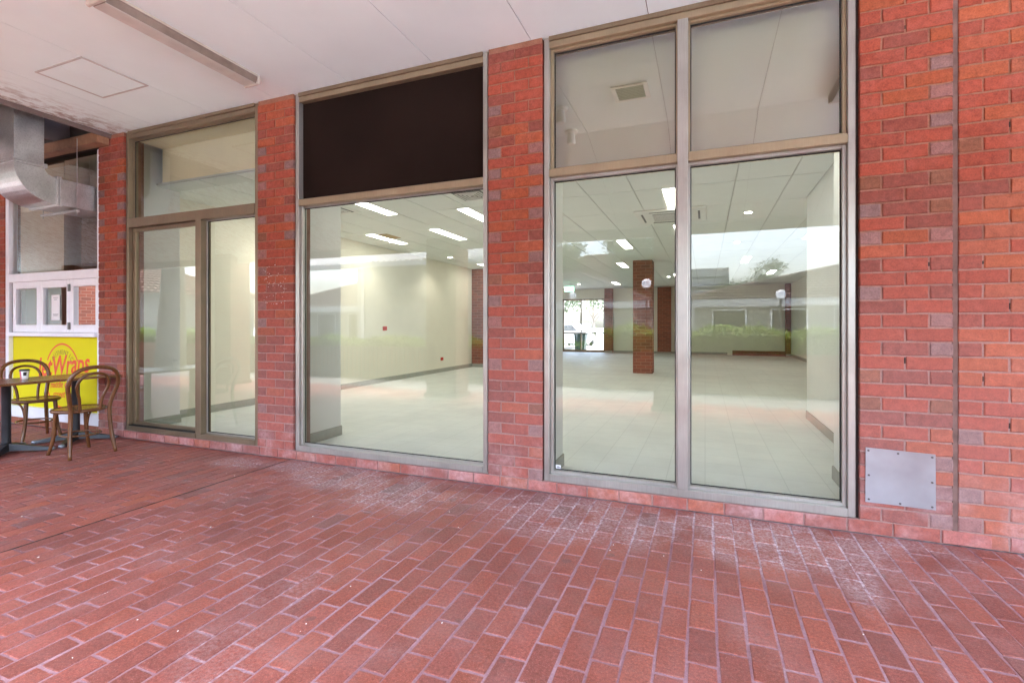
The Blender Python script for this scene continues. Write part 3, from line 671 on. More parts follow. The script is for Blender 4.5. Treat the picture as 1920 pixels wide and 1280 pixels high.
# ------------------------------------------------------------------ vacant shop interior
FZ, CZ = 0.04, 3.05
XL, YB = -6.72, 19.6
struct(MB().box(XL, 6, 0.128, YB, -0.03, FZ).build('interior_floor', 'vinyl'))
wl_ = struct(MB().box(XL - 0.12, XL, 0.20, YB, 0.0, 3.57).build('interior_wall_left', 'plaster')); MB().box(XL + 0.0005, XL + 0.012, 0.6, 10.0, FZ, FZ + 0.105, 0.003).build('skirting', 'skirting', wl_)
wr_ = struct(MB().box(1.295, 1.45, 1.05, 4.05, 0.0, 3.57).build('interior_wall_right', 'plaster_white')); MB().box(1.283, 1.2945, 1.07, 4.05, FZ, FZ + 0.11, 0.003).build('skirting', 'skirting', wr_)
wf = struct(MB().box(-4.42, 6, YB, YB + 0.2, 0, 3.57).box(XL, -6.50, YB, YB + 0.2, 0, 3.57).box(-6.50, -4.42, YB, YB + 0.2, 2.62, 3.57).build('interior_wall_rear', 'plaster'))
MB().box(-4.0, 0.9, YB - 0.012, YB - 0.0005, FZ, FZ + 0.11, 0.003).build('skirting', 'skirting', wf); MB().box(1.1, 3.22, YB - 0.03, YB - 0.0005, FZ, FZ + 0.20, 0.003).build('base_board', 'brick_far', wf)
wfr = struct(MB().box(3.30, 3.45, 4.05, YB, 0, 3.57).box(1.45, 3.30, 4.05, 4.2, 0, 3.57).build('interior_wall_right_rear', 'plaster')); MB().box(3.287, 3.2995, 4.25, YB - 0.3, FZ, FZ + 0.11, 0.003).build('skirting', 'skirting', wfr)
struct(MB().box(2.58, 4.0, 0.0, 0.23, 0, 3.57).box(1.37, 1.45, 0.24, 1.04, 0, 3.57).build('interior_wall_front', 'mortar'))
for nm, xa, xb, yb, lab in (('wall_nib', -4.42, -3.93, 0.90, 'white plastered nib with grey skirting inside the middle window'), ('wall_nib', -1.62, -1.195, 0.62, 'white plastered nib inside the large window at its left'), ('wall_nib', 0.985, 1.29, 1.06, 'white plastered nib inside the large window at its right'), ('wall_nib', XL + 0.002, -6.40, 0.72, 'white plastered nib inside the leftmost window')):
    n_ = thing(nm, lab, 'wall nib', ((xa + xb) / 2, 0.5, FZ), 'plastered nibs inside the windows')
    MB().box(xa, xb, 0.235, yb, FZ, 3.56, 0.004).build('plaster_face', 'plaster_white', n_); MB().box(xa - 0.011, xb + 0.011, 0.235, yb + 0.011, FZ, FZ + 0.11, 0.003).build('skirting', 'skirting', n_)
# boards behind the top lights
tag(MB().box(-1.17, 0.88, 0.30, 0.32, 2.50, 3.56).build('backing_board', 'cream_board'), 'beige board behind the upper panes of the large window', 'board')
tag(MB().box(-6.30, -4.23, 0.43, 0.445, 3.064, 3.56).build('backing_board', 'tan_board'), 'tan bulkhead board behind the top pane of the left window', 'board')
tag(MB().box(-6.30, -4.23, 0.135, 0.428, 3.50, 3.515).build('head_lining', 'tan_board'), 'tan lining board under the head of the left window', 'board')
# suspended ceiling
cl = struct(MB().box(XL, 3.3, 0.42, YB, CZ + 0.012, CZ + 0.03).build('interior_ceiling', 'ceil_grid'))
gx = [-0.26 + 0.6 * k for k in range(-11, 6)]; gy = [0.44, 1.63] + [2.83 + 1.2 * k for k in range(14)]
def tile_mesh(w, l):
    key = ('t', round(w, 3), round(l, 3))
    if key not in _var:
        b = MB().box(-w / 2, w / 2, -l / 2, l / 2, 0, 0.010, 0.003); m_ = bpy.data.meshes.new('ceiling_tile'); bmesh.ops.recalc_face_normals(b.b, faces=b.b.faces); b.b.to_mesh(m_); b.b.free(); m_.materials.append(M['ceil_tile']); _var[key] = m_
    return _var[key]
lights = [(-2.76, 0.45, 'tl'), (0.30, 0.45, 'tl'), (-5.96, 1.63, 'tl'), (-0.42, 2.83, 'tl'), (-0.42, 5.23, 'tl'), (-4.56, 1.63, 'tl'), (-3.36, 2.83, 'tl'), (-4.56, 4.03, 'tl'), (-5.96, 4.03, 'tl'), (-4.56, 7.63, 'tl'), (-1.60, 6.43, 'tl'), (-2.2, 10.03, 'tl'), (-4.56, 11.23, 'tl'), (1.0, 10.03, 'tl'), (-0.9, 13.63, 'tl'), (1.9, 6.43, 'tl'), (2.0, 13.63, 'tl'), (-3.4, 16.03, 'tl'), (-5.9, 8.83, 'tl')]  # first three are added, hidden from view, to brighten the room near the windows
xs = [XL] + [g for g in gx if g > XL + 0.1] + [3.30]
cnt = 0
for a, b0 in zip(xs, xs[1:]):
    for c, d in zip(gy, gy[1:]):
        b = b0
        if d < 4.1:
            if a > 1.2: continue
            b = min(b, 1.29)
        w_, l_ = b - a - 0.014, min(d, YB) - c - 0.014
        if w_ < 0.05 or l_ < 0.05: continue
        inst(tile_mesh(w_, l_), 'ceiling_tile', ((a + b) / 2, (c + min(d, YB)) / 2, CZ), cl); cnt += 1
gl = 'recessed tube lights in the suspended ceiling'
names = ['front tube light above the black panel of the middle window', 'front tube light behind the upper right pane board', 'recessed tube light over the front left corner of the vacant shop', 'recessed tube light cut by the mullion of the large window', 'recessed tube light behind the ceiling cassette unit', 'recessed tube light nearest the top left of the middle window', 'recessed tube light at the right edge of the middle window', 'recessed tube light in the centre of the middle window', 'recessed tube light beside the stained ceiling tile', 'tube light over the inner left wall seen past the first downlight', 'tube light just beyond the cassette and left of the mullion', 'tube light left of the top of the freestanding brick column', 'tube light well behind the middle of the middle window', 'tube light in the right hand room beyond the second downlight', 'tube light right behind the freestanding brick column', 'tube light nearest in the side bay beyond the right inner wall', 'tube light farthest in the side bay at the right', 'tube light closest to the rear wall pilasters', 'tube light hugging the left inner wall before its brick pilaster']
for i, (x_, y_, k_) in enumerate(lights):
    t_ = thing('tube_light', names[i] if i < len(names) else 'lit recessed tube light deeper inside the vacant shop', 'ceiling light', (x_, y_ + 0.6, CZ), gl)
    MB().box(x_ - 0.125, x_ + 0.125, y_ + 0.01, y_ + 1.19, CZ - 0.006, CZ - 0.001, 0.002).build('frame', 'white_plastic', t_)
    for s_ in (-1, 1): MB().box(x_ + s_ * 0.046 - 0.040, x_ + s_ * 0.046 + 0.040, y_ + 0.03, y_ + 1.17, CZ - 0.012, CZ - 0.0065).build('diffuser', 'tube_light', t_)
for i, (x_, y_) in enumerate(((0.62, 4.70), (0.62, 7.6), (-6.05, 2.35), (-6.05, 4.9), (-6.05, 7.4), (-6.05, 10.4), (-6.2, 16.2), (-4.9, 16.4), (-1.2, 14.6))):
    d_ = thing('down_light', ['round downlight right of the mullion', 'round downlight deeper behind the large window', 'round downlight nearest the leftmost window along the inner wall', 'first round downlight along the left inner wall in the middle window', 'second round downlight along the left inner wall', 'third round downlight along the left inner wall', 'round downlight left above the rear glass door', 'round downlight right above the rear glass door', 'round downlight near the brick column'][i], 'downlight', (x_, y_, CZ), 'round downlights')
    MB().lathe([(0.075, CZ - 0.004), (0.075, CZ - 0.001)], (x_, y_, 0), 18).build('trim', 'white_plastic', d_); MB().lathe([(0.055, CZ - 0.008), (0.055, CZ - 0.0045)], (x_, y_, 0), 16).build('lamp', 'down_light', d_)
    if x_ < -6:
        sp = bpy.data.lights.new('spot', 'SPOT'); sp.energy = 7 * LAMP; sp.spot_size = R(95); sp.spot_blend = 0.8; sp.color = (1, 0.93, 0.8); sp.shadow_soft_size = 0.05
        so = bpy.data.objects.new('downlight_beam', sp); C.objects.link(so); so.parent = d_; so.location = (0, 0, -0.03); so.rotation_euler = (0, R(18), 0)
# cassette unit
ac = thing('ceiling_cassette', 'square air conditioning cassette in the ceiling behind the mullion', 'air conditioner', (-0.5, 4.45, CZ))
MB().box(-1.02, 0.02, 3.98, 4.92, CZ - 0.03, CZ - 0.002, 0.008).build('fascia', 'white_plastic', ac)
MB().box(-0.76, -0.24, 4.2, 4.7, CZ - 0.036, CZ - 0.0305).build('grille', 'grille', ac)
for k in range(9): MB().box(-0.76, -0.24, 4.215 + k * 0.055, 4.235 + k * 0.055, CZ - 0.042, CZ - 0.0365).build('slat', 'white_plastic', ac)
for a, b, c, d in ((-0.80, -0.20, 4.06, 4.09), (-0.80, -0.20, 4.81, 4.84), (-0.93, -0.90, 4.15, 4.75), (-0.10, -0.07, 4.15, 4.75)): MB().box(a, b, c, d, CZ - 0.034, CZ - 0.0305).build('air_slot', 'grille', ac)
def diffuser(lab, x_, y_, s_=0.29):
    v_ = thing('ceiling_vent', lab, 'vent', (x_, y_, CZ), 'ceiling vents')
    MB().box(x_ - s_, x_ + s_, y_ - s_, y_ + s_, CZ - 0.008, CZ - 0.002, 0.003).build('frame', 'white_plastic', v_)
    MB().box(x_ - s_ * 0.72, x_ + s_ * 0.72, y_ - s_ * 0.72, y_ + s_ * 0.72, CZ - 0.011, CZ - 0.0085).build('backing', 'grille', v_)
    for k in range(4):
        q = s_ * (0.62 - k * 0.15)
        MB().box(x_ - q, x_ + q, y_ - q, y_ - q + 0.02, CZ - 0.02, CZ - 0.0115).box(x_ - q, x_ + q, y_ + q - 0.02, y_ + q, CZ - 0.02, CZ - 0.0115).box(x_ - q, x_ - q + 0.02, y_ - q, y_ + q, CZ - 0.02, CZ - 0.0115).box(x_ + q - 0.02, x_ + q, y_ - q, y_ + q, CZ - 0.02, CZ - 0.0115).build('blade', 'white_plastic', v_)
diffuser('ceiling vent in the top right corner of the middle window', -2.90, 2.25); diffuser('ceiling vent beside the white nib of the middle window', -5.2, 2.22); diffuser('ceiling vent behind the mirrored roof in the middle window', -3.8, 5.5)
tag(MB().box(-5.98, -5.62, 4.12, 4.6, CZ - 0.006, CZ - 0.001).build('stained_ceiling_tile', 'brown_tile'), 'brown return air panel in the white ceiling', 'ceiling panel')
for i, (y_, z_, s_) in enumerate(((5.57, 1.245, 0.075), (8.15, 0.40, 0.07))):
    r_ = thing('red_outlet', ['red outlet plate at chest height on the left inner wall', 'red outlet plate low on the left inner wall'][i], 'outlet', (XL, y_, z_), 'red outlet plates')
    MB().box(XL + 0.0005, XL + 0.012, y_ - s_, y_ + s_, z_ - s_ * 0.6, z_ + s_ * 0.6, 0.003).build('plate', 'red_plastic', r_); MB().box(XL + 0.0125, XL + 0.018, y_ - 0.02, y_ + 0.02, z_ - 0.015, z_ + 0.02, 0.002).build('switch', 'red_plastic', r_)
for nm, a, b, c, d, lab in (('interior_pilaster', XL + 0.0005, -6.28, 10.0, 10.8, 'brown brick pilaster on the left inner wall'), ('interior_pilaster', -4.40, -4.02, 19.35, YB - 0.001, 'brown brick pilaster right of the rear glass door'), ('interior_pilaster', -2.0, -1.42, 19.3, YB - 0.001, 'brown brick pilaster on the rear wall behind the column'), ('interior_pilaster', 3.10, 3.2865, 19.3, YB - 0.031, 'narrow brick pilaster in the far right corner'), ('interior_column', -1.80, -1.30, 9.75, 10.25, 'freestanding brown brick column on the pale floor')):
    c_ = thing(nm, lab, 'brick column', ((a + b) / 2, (c + d) / 2, FZ)); MB().box(a, b, c, d, FZ, CZ - 0.001, 0.004).build('shaft', 'brick_far', c_)
    if nm == 'interior_pilaster': MB().box(a, b + 0.012, c - 0.012, c - 0.0005, FZ, FZ + 0.10, 0.002).build('skirting', 'skirting', c_)
es = thing('exit_sign', 'green exit sign hanging near the rear glass door', 'exit sign', (-5.1, 15.6, 2.78)); MB().box(-5.3, -4.9, 15.58, 15.62, 2.68, 2.90, 0.004).build('panel', 'exit_green', es); MB().box(-5.11, -5.09, 15.59, 15.61, 2.90, CZ).build('hanger', 'white_plastic', es)
# rear glazed door and the car park behind
gd = thing('rear_glass_door', 'glazed grey framed door to the car park at the rear', 'glass door', (-5.46, YB + 0.1, 0))
for a, b in ((-6.50, -6.43), (-5.62, -5.55), (-4.50, -4.42)): MB().box(a, b, YB + 0.04, YB + 0.12, FZ, 2.61, 0.004).build('stile', 'frame_dark', gd)
for a, b in ((-6.43, -5.62), (-5.55, -4.50)):
    for z_, h_ in ((FZ, 0.12), (0.92, 0.07), (2.53, 0.08)): MB().box(a, b, YB + 0.045, YB + 0.115, z_, z_ + h_, 0.004).build('rail', 'frame_dark', gd)
    pane(gd, a, b, 0.1, 2.55, YB + 0.08)
struct(MB().box(-60, 60, YB + 0.2, 90, -0.061, -0.04).build('car_park', 'concrete'))
def make_car(label, loc, rz, mat):
    c_ = thing('parked_car', label, 'car', loc, 'cars in the rear car park', rz)
    prof = [(-2.15, .35), (-2.2, .75), (-2.05, .95), (-1.2, 1.0), (1.35, 1.02), (2.05, .85), (2.2, .6), (2.15, .35)]
    MB().prism([(p[0], -0.85, p[1]) for p in prof], (0, 1.7, 0)).build('body', mat, c_, local=True)
    cab = [(-1.9, .98), (-1.55, 1.42), (-.9, 1.50), (.2, 1.47), (1.1, 1.02)]
    b = MB(); b.prism([(p[0], -0.72, p[1]) for p in cab], (0, 1.44, 0)); b.build('cabin', mat, c_, local=True)
    MB().prism([(-1.65, -0.735, 1.05), (-1.4, -0.735, 1.36), (.1, -0.735, 1.38), (.75, -0.735, 1.05)], (0, 1.47, 0)).build('side_glass', 'dark_glass', c_, local=True)
    MB().prism([(-1.93, -0.62, 1.04), (-1.66, -0.62, 1.38), (-1.64, -0.62, 1.38), (-1.88, -0.62, 1.02)], (0, 1.24, 0)).build('rear_glass', 'dark_glass', c_, local=True)
    for sx_ in (-1.35, 1.35):
        for sy in (-0.86, 0.66):
            MB().prism([(sx_ + .33 * math.cos(a * math.pi / 8), sy, .33 + .33 * math.sin(a * math.pi / 8)) for a in range(16)], (0, 0.2, 0)).build('wheel', 'tyre', c_, local=True)
    for sy in (-0.8, 0.55): MB().box(-2.225, -2.18, sy, sy + 0.25, 0.72, 0.86, 0.01).build('tail_light', 'red_plastic', c_, local=True)
make_car('white hatchback parked beyond the rear glass door', (-8.3, 31.0, -0.04), R(100), 'car_white'); make_car('white car parked close by the rear door', (-7.9, 24.2, -0.04), R(75), 'car_white'); make_car('silver car parked farthest behind the rear door', (-11.3, 39.5, -0.04), R(95), 'car_silver')
bn = thing('wheelie_bin', 'dark green wheelie bin outside the rear glass door', 'bin', (-6.0, 21.3, -0.04)); MB().prism([(-6.25, 21.1, 0.0), (-5.78, 21.1, 0.0), (-5.72, 21.1, 0.85), (-6.3, 21.1, 0.85)], (0, 0.5, 0)).build('tub', 'bin_green', bn); MB().box(-6.33, -5.69, 21.05, 21.65, 0.851, 0.92, 0.02).build('lid', 'bin_green', bn)

# ------------------------------------------------------------------ takeaway counter front
SX0, SX1 = -8.842, -6.794
tk = thing('takeaway_front', 'white framed takeaway counter with three small sashes over a yellow sign', 'shop front', (-7.8, 0.05, 0))
def tm(name, x0, x1, z0, z1, y0=0.012, y1=0.11, mat='upvc', bev=0.004): return MB().box(x0, x1, y0, y1, z0, z1, bev).build(name, mat, tk)
tm('jamb', SX0, SX0 + 0.075, 0.087, 3.43); tm('jamb', SX1 - 0.045, SX1, 0.087, 3.43)
tm('transom', SX0 + 0.075, SX1 - 0.045, 1.885, 1.995); tm('counter_sill', SX0 + 0.075, SX1 - 0.045, 1.165, 1.215, y0=-0.02); tm('bottom_rail', SX0 + 0.075, SX1 - 0.045, 0.087, 0.235)
MB().box(SX0 + 0.02, SX1, 0.02, 0.2, 0.0, 0.0865).build('brick_base', 'brick_far', tk)
tm('sash_pocket', SX0 + 0.0755, SX0 + 0.13, 1.2155, 1.884, 0.05, 0.1, 'gasket', 0.001)
edges = [(SX0 + 0.131, -8.085), (-8.083, -7.43), (-7.428, SX1 - 0.046)]
for a, b in edges:
    s_ = MB().box(a, a + 0.075, 0.03, 0.08, 1.218, 1.883, 0.004).box(b - 0.065, b, 0.03, 0.08, 1.218, 1.883, 0.004).box(a + 0.075, b - 0.065, 0.03, 0.08, 1.218, 1.315, 0.004).box(a + 0.075, b - 0.065, 0.03, 0.08, 1.795, 1.883, 0.004).build('sash', 'upvc', tk)
    pane(s_, a + 0.07, b - 0.06, 1.31, 1.80, 0.06, 'shop_glass')
for z_ in (1.30, 1.78): MB().box(-7.452, -7.404, 0.018, 0.0295, z_ - 0.045, z_ + 0.045, 0.003).build('hinge', 'screw', tk)
pane(tk, SX0 + 0.07, SX1 - 0.04, 1.99, 3.42, 0.06, 'glass')
ntc = thing('paper_notice', 'white printed notice taped inside the middle sash', 'notice', (-7.77, 0.052, 1.5)); MB().box(-7.865, -7.685, 0.054, 0.0545, 1.375, 1.70).build('sheet', 'paper', ntc)
for z_, w_ in ((1.665, 0.05), (1.64, 0.035), (1.45, 0.06), (1.435, 0.045)): MB().box(-7.775 - w_, -7.775 + w_, 0.0532, 0.0536, z_ - 0.004, z_ + 0.004).build('print_line', 'grey_print', ntc)
# yellow sign with lettering
sg = thing('yellow_sign', 'yellow takeaway sign panel with red oval and lettering under the counter', 'sign', (-7.75, 0.05, 0.7))
MB().box(SX0 + 0.0755, SX1 - 0.0455, 0.06, 0.08, 0.236, 1.1645).build('panel', 'yellow', sg)
ox, oz, orx, orz = -7.64, 0.665, 0.365, 0.405
def oval_arc(a0, a1, w=0.011, n=26):
    b = MB()
    for i in range(n):
        p = [R(a0 + (a1 - a0) * (i + k) / n) for k in (0, 1)]
        q = [(ox + (orx + s_ * w) * math.cos(t_), 0.0585, oz + (orz + s_ * w) * math.sin(t_)) for t_, s_ in ((p[0], -1), (p[1], -1), (p[1], 1), (p[0], 1))]
        b.poly(q)
    b.build('oval_line', 'red_print', sg)
oval_arc(28, 152); oval_arc(190, 350)
UP = (R(90), 0, 0)
text_mesh('lettering', 'JetWraps', 0.345, 'red_print', sg, (-7.64, 0.0582, 0.79), (R(90), R(-5), 0), 0.28, 0.005, 0.84)
text_mesh('lettering', 'middle eastern', 0.135, 'red_print', sg, (-7.60, 0.0582, 0.555), (R(90), R(-3), 0), 0.25, 0.0, 0.75)
text_mesh('lettering', 'street food', 0.135, 'red_print', sg, (-7.60, 0.0582, 0.43), (R(90), R(-3), 0), 0.25, 0.0, 0.8)
word = 'AUTHENTIC'
for i, ch in enumerate(word):
    a = R(90 + (4 - i) * 11.0); text_mesh('lettering', ch, 0.085, 'olive_print', sg, (ox + 0.285 * math.cos(a), 0.0582, oz + 0.30 * math.sin(a)), (R(90), R(-(math.degrees(a) - 90)), 0), 0, 0, 0.9)
for s_ in (-1, 1): MB().prism([(ox + s_ * 0.25 + 0.012 * math.cos(a * math.pi / 6), 0.0585, oz + 0.165 + 0.012 * math.sin(a * math.pi / 6)) for a in range(12)], (0, -0.0005, 0)).build('dot', 'red_print', sg)
# room behind the counter
struct(MB().box(-10.5, -6.845, 2.2, 2.3, 0, 3.57).box(-10.6, -10.5, 0.24, 2.3, 0, 3.57).build('takeaway_wall', 'shop_wall')); struct(MB().box(-10.5, -6.845, 0.24, 2.2, -0.05, 0.03).build('takeaway_floor', 'concrete'))
tag(MB().box(-8.75, -7.75, 0.13, 0.16, 2.0, 3.42).build('roller_blind', 'shop_wall'), 'beige blind behind the takeaway top pane', 'blind')
tag(MB().box(-7.62, -6.90, 0.25, 0.95, 2.10, 2.72, 0.01).build('exhaust_hood', 'shop_brown'), 'brown exhaust hood hanging behind the takeaway glass', 'hood')
tag(MB().box(-7.70, -6.84, 0.112, 0.125, 2.98, 3.43).build('infill_board', 'shop_wall'), 'tan infill board above the duct where it enters', 'board')
sl_ = thing('counter_lamp', 'small lit lamp glowing inside the takeaway', 'lamp', (-7.4, 1.4, 2.2)); MB().lathe([(0.02, 2.26), (0.10, 2.16), (0.10, 2.14)], (-7.4, 1.4, 0), 14).build('shade', 'white_plastic', sl_); MB().lathe([(0.07, 2.139), (0.07, 2.12)], (-7.4, 1.4, 0), 14).build('bulb', 'tube_light', sl_)
MB().tube([(-7.4, 1.4, 2.25), (-7.4, 1.4, 3.57)], 0.006, 6).build('cord', 'black_metal', sl_)
sh = thing('kitchen_rack', 'brown timber rack with cross brace inside the takeaway', 'rack', (-7.6, 1.7, 0))
for x_ in (-8.0, -7.2): MB().box(x_ - 0.03, x_ + 0.03, 1.6, 1.66, 0.03, 2.0).build('post', 'timber', sh)
for z_ in (0.9, 1.4, 1.9): MB().box(-8.03, -7.17, 1.5, 1.9, z_, z_ + 0.03).build('shelf', 'timber', sh)
MB().tube([(-7.97, 1.62, 0.95), (-7.23, 1.62, 1.88)], 0.015, 6).tube([(-7.97, 1.62, 1.88), (-7.23, 1.62, 0.95)], 0.015, 6).build('brace', 'timber', sh)

# ------------------------------------------------------------------ exhaust duct
dx0, dx1 = -7.42, -6.885
dk = thing('exhaust_duct', 'galvanised exhaust duct bending from the canopy opening into the takeaway', 'duct', (-7.15, -0.4, 2.7))
yF, yB_, zb, zt = -0.735, -0.475, 2.685, 2.985
MB().box(dx0, dx1, yF, yB_, 3.085, 3.99, 0.003).build('riser', 'galv', dk)
prof = [(yF, 3.084)]
for k in range(13):
    a = math.pi + (math.pi / 2) * k / 12; prof.append((yF + 0.37 + 0.37 * math.cos(a), zb + 0.37 + 0.37 * math.sin(a)))
prof.append((-0.345, zb)); prof.append((-0.345, zt))
for k in range(7):
    a = 1.5 * math.pi - (math.pi / 2) * k / 6; prof.append((yB_ + 0.099 + 0.099 * math.cos(a), zt + 0.099 + 0.099 * math.sin(a)))
MB().prism([(dx0, p[0], p[1]) for p in prof], (dx1 - dx0, 0, 0)).build('elbow', 'galv', dk)
MB().box(dx0, dx1, -0.344, 0.2, zb, zt, 0.003).build('horizontal_run', 'galv', dk)
for z_ in (3.062, 3.088): MB().box(dx0 - 0.022, dx1 + 0.022, yF - 0.022, yB_ + 0.022, z_, z_ + 0.022, 0.003).build('flange', 'galv', dk)
for y_ in (-0.366, -0.342): MB().box(dx0 - 0.022, dx1 + 0.022, y_, y_ + 0.02, zb - 0.022, zt + 0.022, 0.003).build('flange', 'galv', dk)
MB().box(dx0 - 0.15, dx1 + 0.05, -0.20, -0.165, zb - 0.05, zb - 0.024, 0.002).build('support_channel', 'galv', dk)
for x_ in (dx0 - 0.12, dx1 + 0.03): MB().tube([(x_, -0.182, zb - 0.08), (x_, -0.182, 3.5)], 0.0045, 6).build('hanger_rod', 'galv', dk)

# ------------------------------------------------------------------ tables, chairs, cup
def cafe_table(label, cx, cy, rz):
    t = thing('cafe_table', label, 'table', (cx, cy, 0), 'cafe tables', rz)
    MB().box(-0.31, 0.31, -0.29, 0.29, 0.712, 0.737, 0.004, 2).build('tabletop', 'table_wood', t, local=True)
    MB().box(-0.14, 0.14, -0.14, 0.14, 0.700, 0.7115, 0.002).build('spider_plate', 'black_metal', t, local=True)
    MB().lathe([(0.042, 0.085), (0.038, 0.12), (0.038, 0.69), (0.045, 0.6995)], (0, 0, 0), 18).build('pedestal', 'black_metal', t, smooth=True, local=True)
    for k in range(4):
        a = R(45 + 90 * k); d = Vector((math.cos(a), math.sin(a), 0)); n = Vector((-d.y, d.x, 0)); b = MB(); g = []
        for r_, w_, z0, z1 in ((0.0, 0.045, 0.03, 0.105), (0.10, 0.038, 0.025, 0.09), (0.24, 0.032, 0.012, 0.055), (0.36, 0.028, 0.006, 0.032)):
            c = d * r_; g.append([b.b.verts.new(c + n * w_ + Vector((0, 0, z0))), b.b.verts.new(c - n * w_ + Vector((0, 0, z0))), b.b.verts.new(c - n * w_ * 0.7 + Vector((0, 0, z1))), b.b.verts.new(c + n * w_ * 0.7 + Vector((0, 0, z1)))])
        for A, B in zip(g, g[1:]):
            for j in range(4): b.b.faces.new((A[j], A[(j + 1) % 4], B[(j + 1) % 4], B[j]))
        b.b.faces.new(g[0][::-1]); b.b.faces.new(g[-1]); b.build('foot', 'black_metal', t, local=True)
        e = d * 0.355; MB().lathe([(0.026, 0.0), (0.03, 0.006), (0.03, 0.03), (0.018, 0.038)], e, 12).build('foot_tip', 'worn_alu', t, smooth=True, local=True)
    return t
cafe_table('cafe table nearest the viewer with a paper cup on it', -6.64, -0.90, R(2)); cafe_table('cafe table pushed against the brick pier behind the front chair', -6.64, -0.305, R(0))
def spline(pts, n=8):
    P = [Vector(p) for p in pts]; P = [P[0] * 2 - P[1]] + P + [P[-1] * 2 - P[-2]]; out = []
    for i in range(1, len(P) - 2):
        for k in range(n):
            t = k / n; a, b, c, d = P[i - 1], P[i], P[i + 1], P[i + 2]
            out.append(0.5 * ((2 * b) + (c - a) * t + (2 * a - 5 * b + 4 * c - d) * t * t + (3 * b - a - 3 * c + d) * t ** 3))
    out.append(P[-2]); return out
def chair(label, loc, rz):
    """bentwood chair; faces local +x, back at -x"""
    t = thing('bentwood_chair', label, 'chair', loc, 'bentwood chairs', rz)
    n = 28
    def seat_r(a): return 0.205 * (1 + 0.04 * math.cos(a))
    MB().tube([(seat_r(2 * math.pi * i / n) * math.cos(2 * math.pi * i / n), seat_r(2 * math.pi * i / n) * math.sin(2 * math.pi * i / n), 0.452) for i in range(n)], 0.0185, 8, closed=True).build('seat_ring', 'bentwood', t, smooth=True, local=True)
    b = MB(); b.prism([(0.198 * math.cos(2 * math.pi * i / n), 0.198 * math.sin(2 * math.pi * i / n), 0.452) for i in range(n)], (0, 0, 0.012)).build('seat_panel', 'seat_wood', t, local=True)
    # back hoop runs from one rear foot over the top to the other rear foot
    L = [(-0.245, -0.195, 0.0), (-0.205, -0.175, 0.22), (-0.195, -0.165, 0.45), (-0.215, -0.185, 0.58), (-0.255, -0.212, 0.72), (-0.285, -0.175, 0.835), (-0.300, -0.075, 0.885)]
    hoop = L + [(x_, -y_, z_) for x_, y_, z_ in L[::-1]]
    pts = spline(hoop, 6); MB().tube(pts, [0.019 if p.z > 0.1 else 0.0155 for p in pts], 9).build('back_hoop', 'bentwood', t, smooth=True, local=True)
    I = [(-0.185, -0.085, 0.455), (-0.205, -0.10, 0.58), (-0.240, -0.135, 0.70), (-0.270, -0.105, 0.79), (-0.283, -0.04, 0.825)]
    pts = spline(I + [(x_, -y_, z_) for x_, y_, z_ in I[::-1]], 6); MB().tube(pts, 0.0138, 8).build('inner_hoop', 'bentwood', t, smooth=True, local=True)
    for s_ in (-1, 1):
        pts = spline([(0.155, s_ * 0.125, 0.445), (0.165, s_ * 0.135, 0.25), (0.172, s_ * 0.150, 0.12), (0.195, s_ * 0.175, 0.0)], 6)
        MB().tube(pts, [0.0205 - 0.006 * i / len(pts) for i in range(len(pts))], 9).build('front_leg', 'bentwood', t, smooth=True, local=True)
        pts = spline([(0.155, s_ * 0.130, 0.19), (0.13, s_ * 0.143, 0.36), (0.06, s_ * 0.155, 0.425), (0.0, s_ * 0.165, 0.36), (-0.14, s_ * 0.165, 0.33)][:3] + [(0.0, s_ * 0.168, 0.432)], 6)
        MB().tube(pts, 0.0100, 7).build('side_brace', 'bentwood', t, smooth=True, local=True)
    pts = [(0.155 * math.cos(2 * math.pi * i / n) - 0.012, 0.158 * math.sin(2 * math.pi * i / n), 0.205) for i in range(n)]
    MB().tube([(p[0] * 1.12, p[1] * 1.0, p[2]) for p in pts], 0.0095, 7, closed=True).build('stretcher_ring', 'bentwood', t, smooth=True, local=True)
    return t
chair('bentwood chair in front, its back hoop turned to the viewer', (-5.95, -0.62, 0), R(178)); chair('bentwood chair behind the cafe tables, against the yellow sign', (-7.19, -0.42, 0), R(-6))
cp = thing('paper_cup', 'white takeaway coffee cup with black lid on the near table', 'cup', (-6.72, -0.72, 0.737))
MB().lathe([(0.028, 0.7375), (0.030, 0.745), (0.040, 0.825)], (-6.72, -0.72, 0), 20).build('cup_body', 'cup_white', cp, smooth=True); MB().lathe([(0.043, 0.824), (0.043, 0.832), (0.038, 0.842), (0.036, 0.843)], (-6.72, -0.72, 0), 20).build('lid', 'cup_lid', cp)
th_ = math.atan2(-3.67 + 0.72, 6.72)
b = MB()
for s0, s1, r0, r1, mt in ((-0.25, 0.45, 0.775, 0.812, 'cup_lid'),):
    m_ = 10
    b.grid(lambda u, v: (-6.72 + (0.0345 + (r0 + (r1 - r0) * v - 0.775) * 0.125 + 0.0006) * math.cos(th_ + s0 + (s1 - s0) * u), -0.72 + (0.0345 + (r0 + (r1 - r0) * v - 0.775) * 0.125 + 0.0006) * math.sin(th_ + s0 + (s1 - s0) * u), r0 + (r1 - r0) * v), m_, 2)
b.build('printed_badge', 'cup_lid', cp)
b = MB(); b.grid(lambda u, v: (-6.72 + 0.0405 * math.cos(th_ - 1.35 + 0.6 * u) * (0.72 + 0.27 * v), -0.72 + 0.0405 * math.sin(th_ - 1.35 + 0.6 * u) * (0.72 + 0.27 * v), 0.7376 + 0.085 * v), 6, 2); b.build('printed_stripe', 'pink_print', cp)

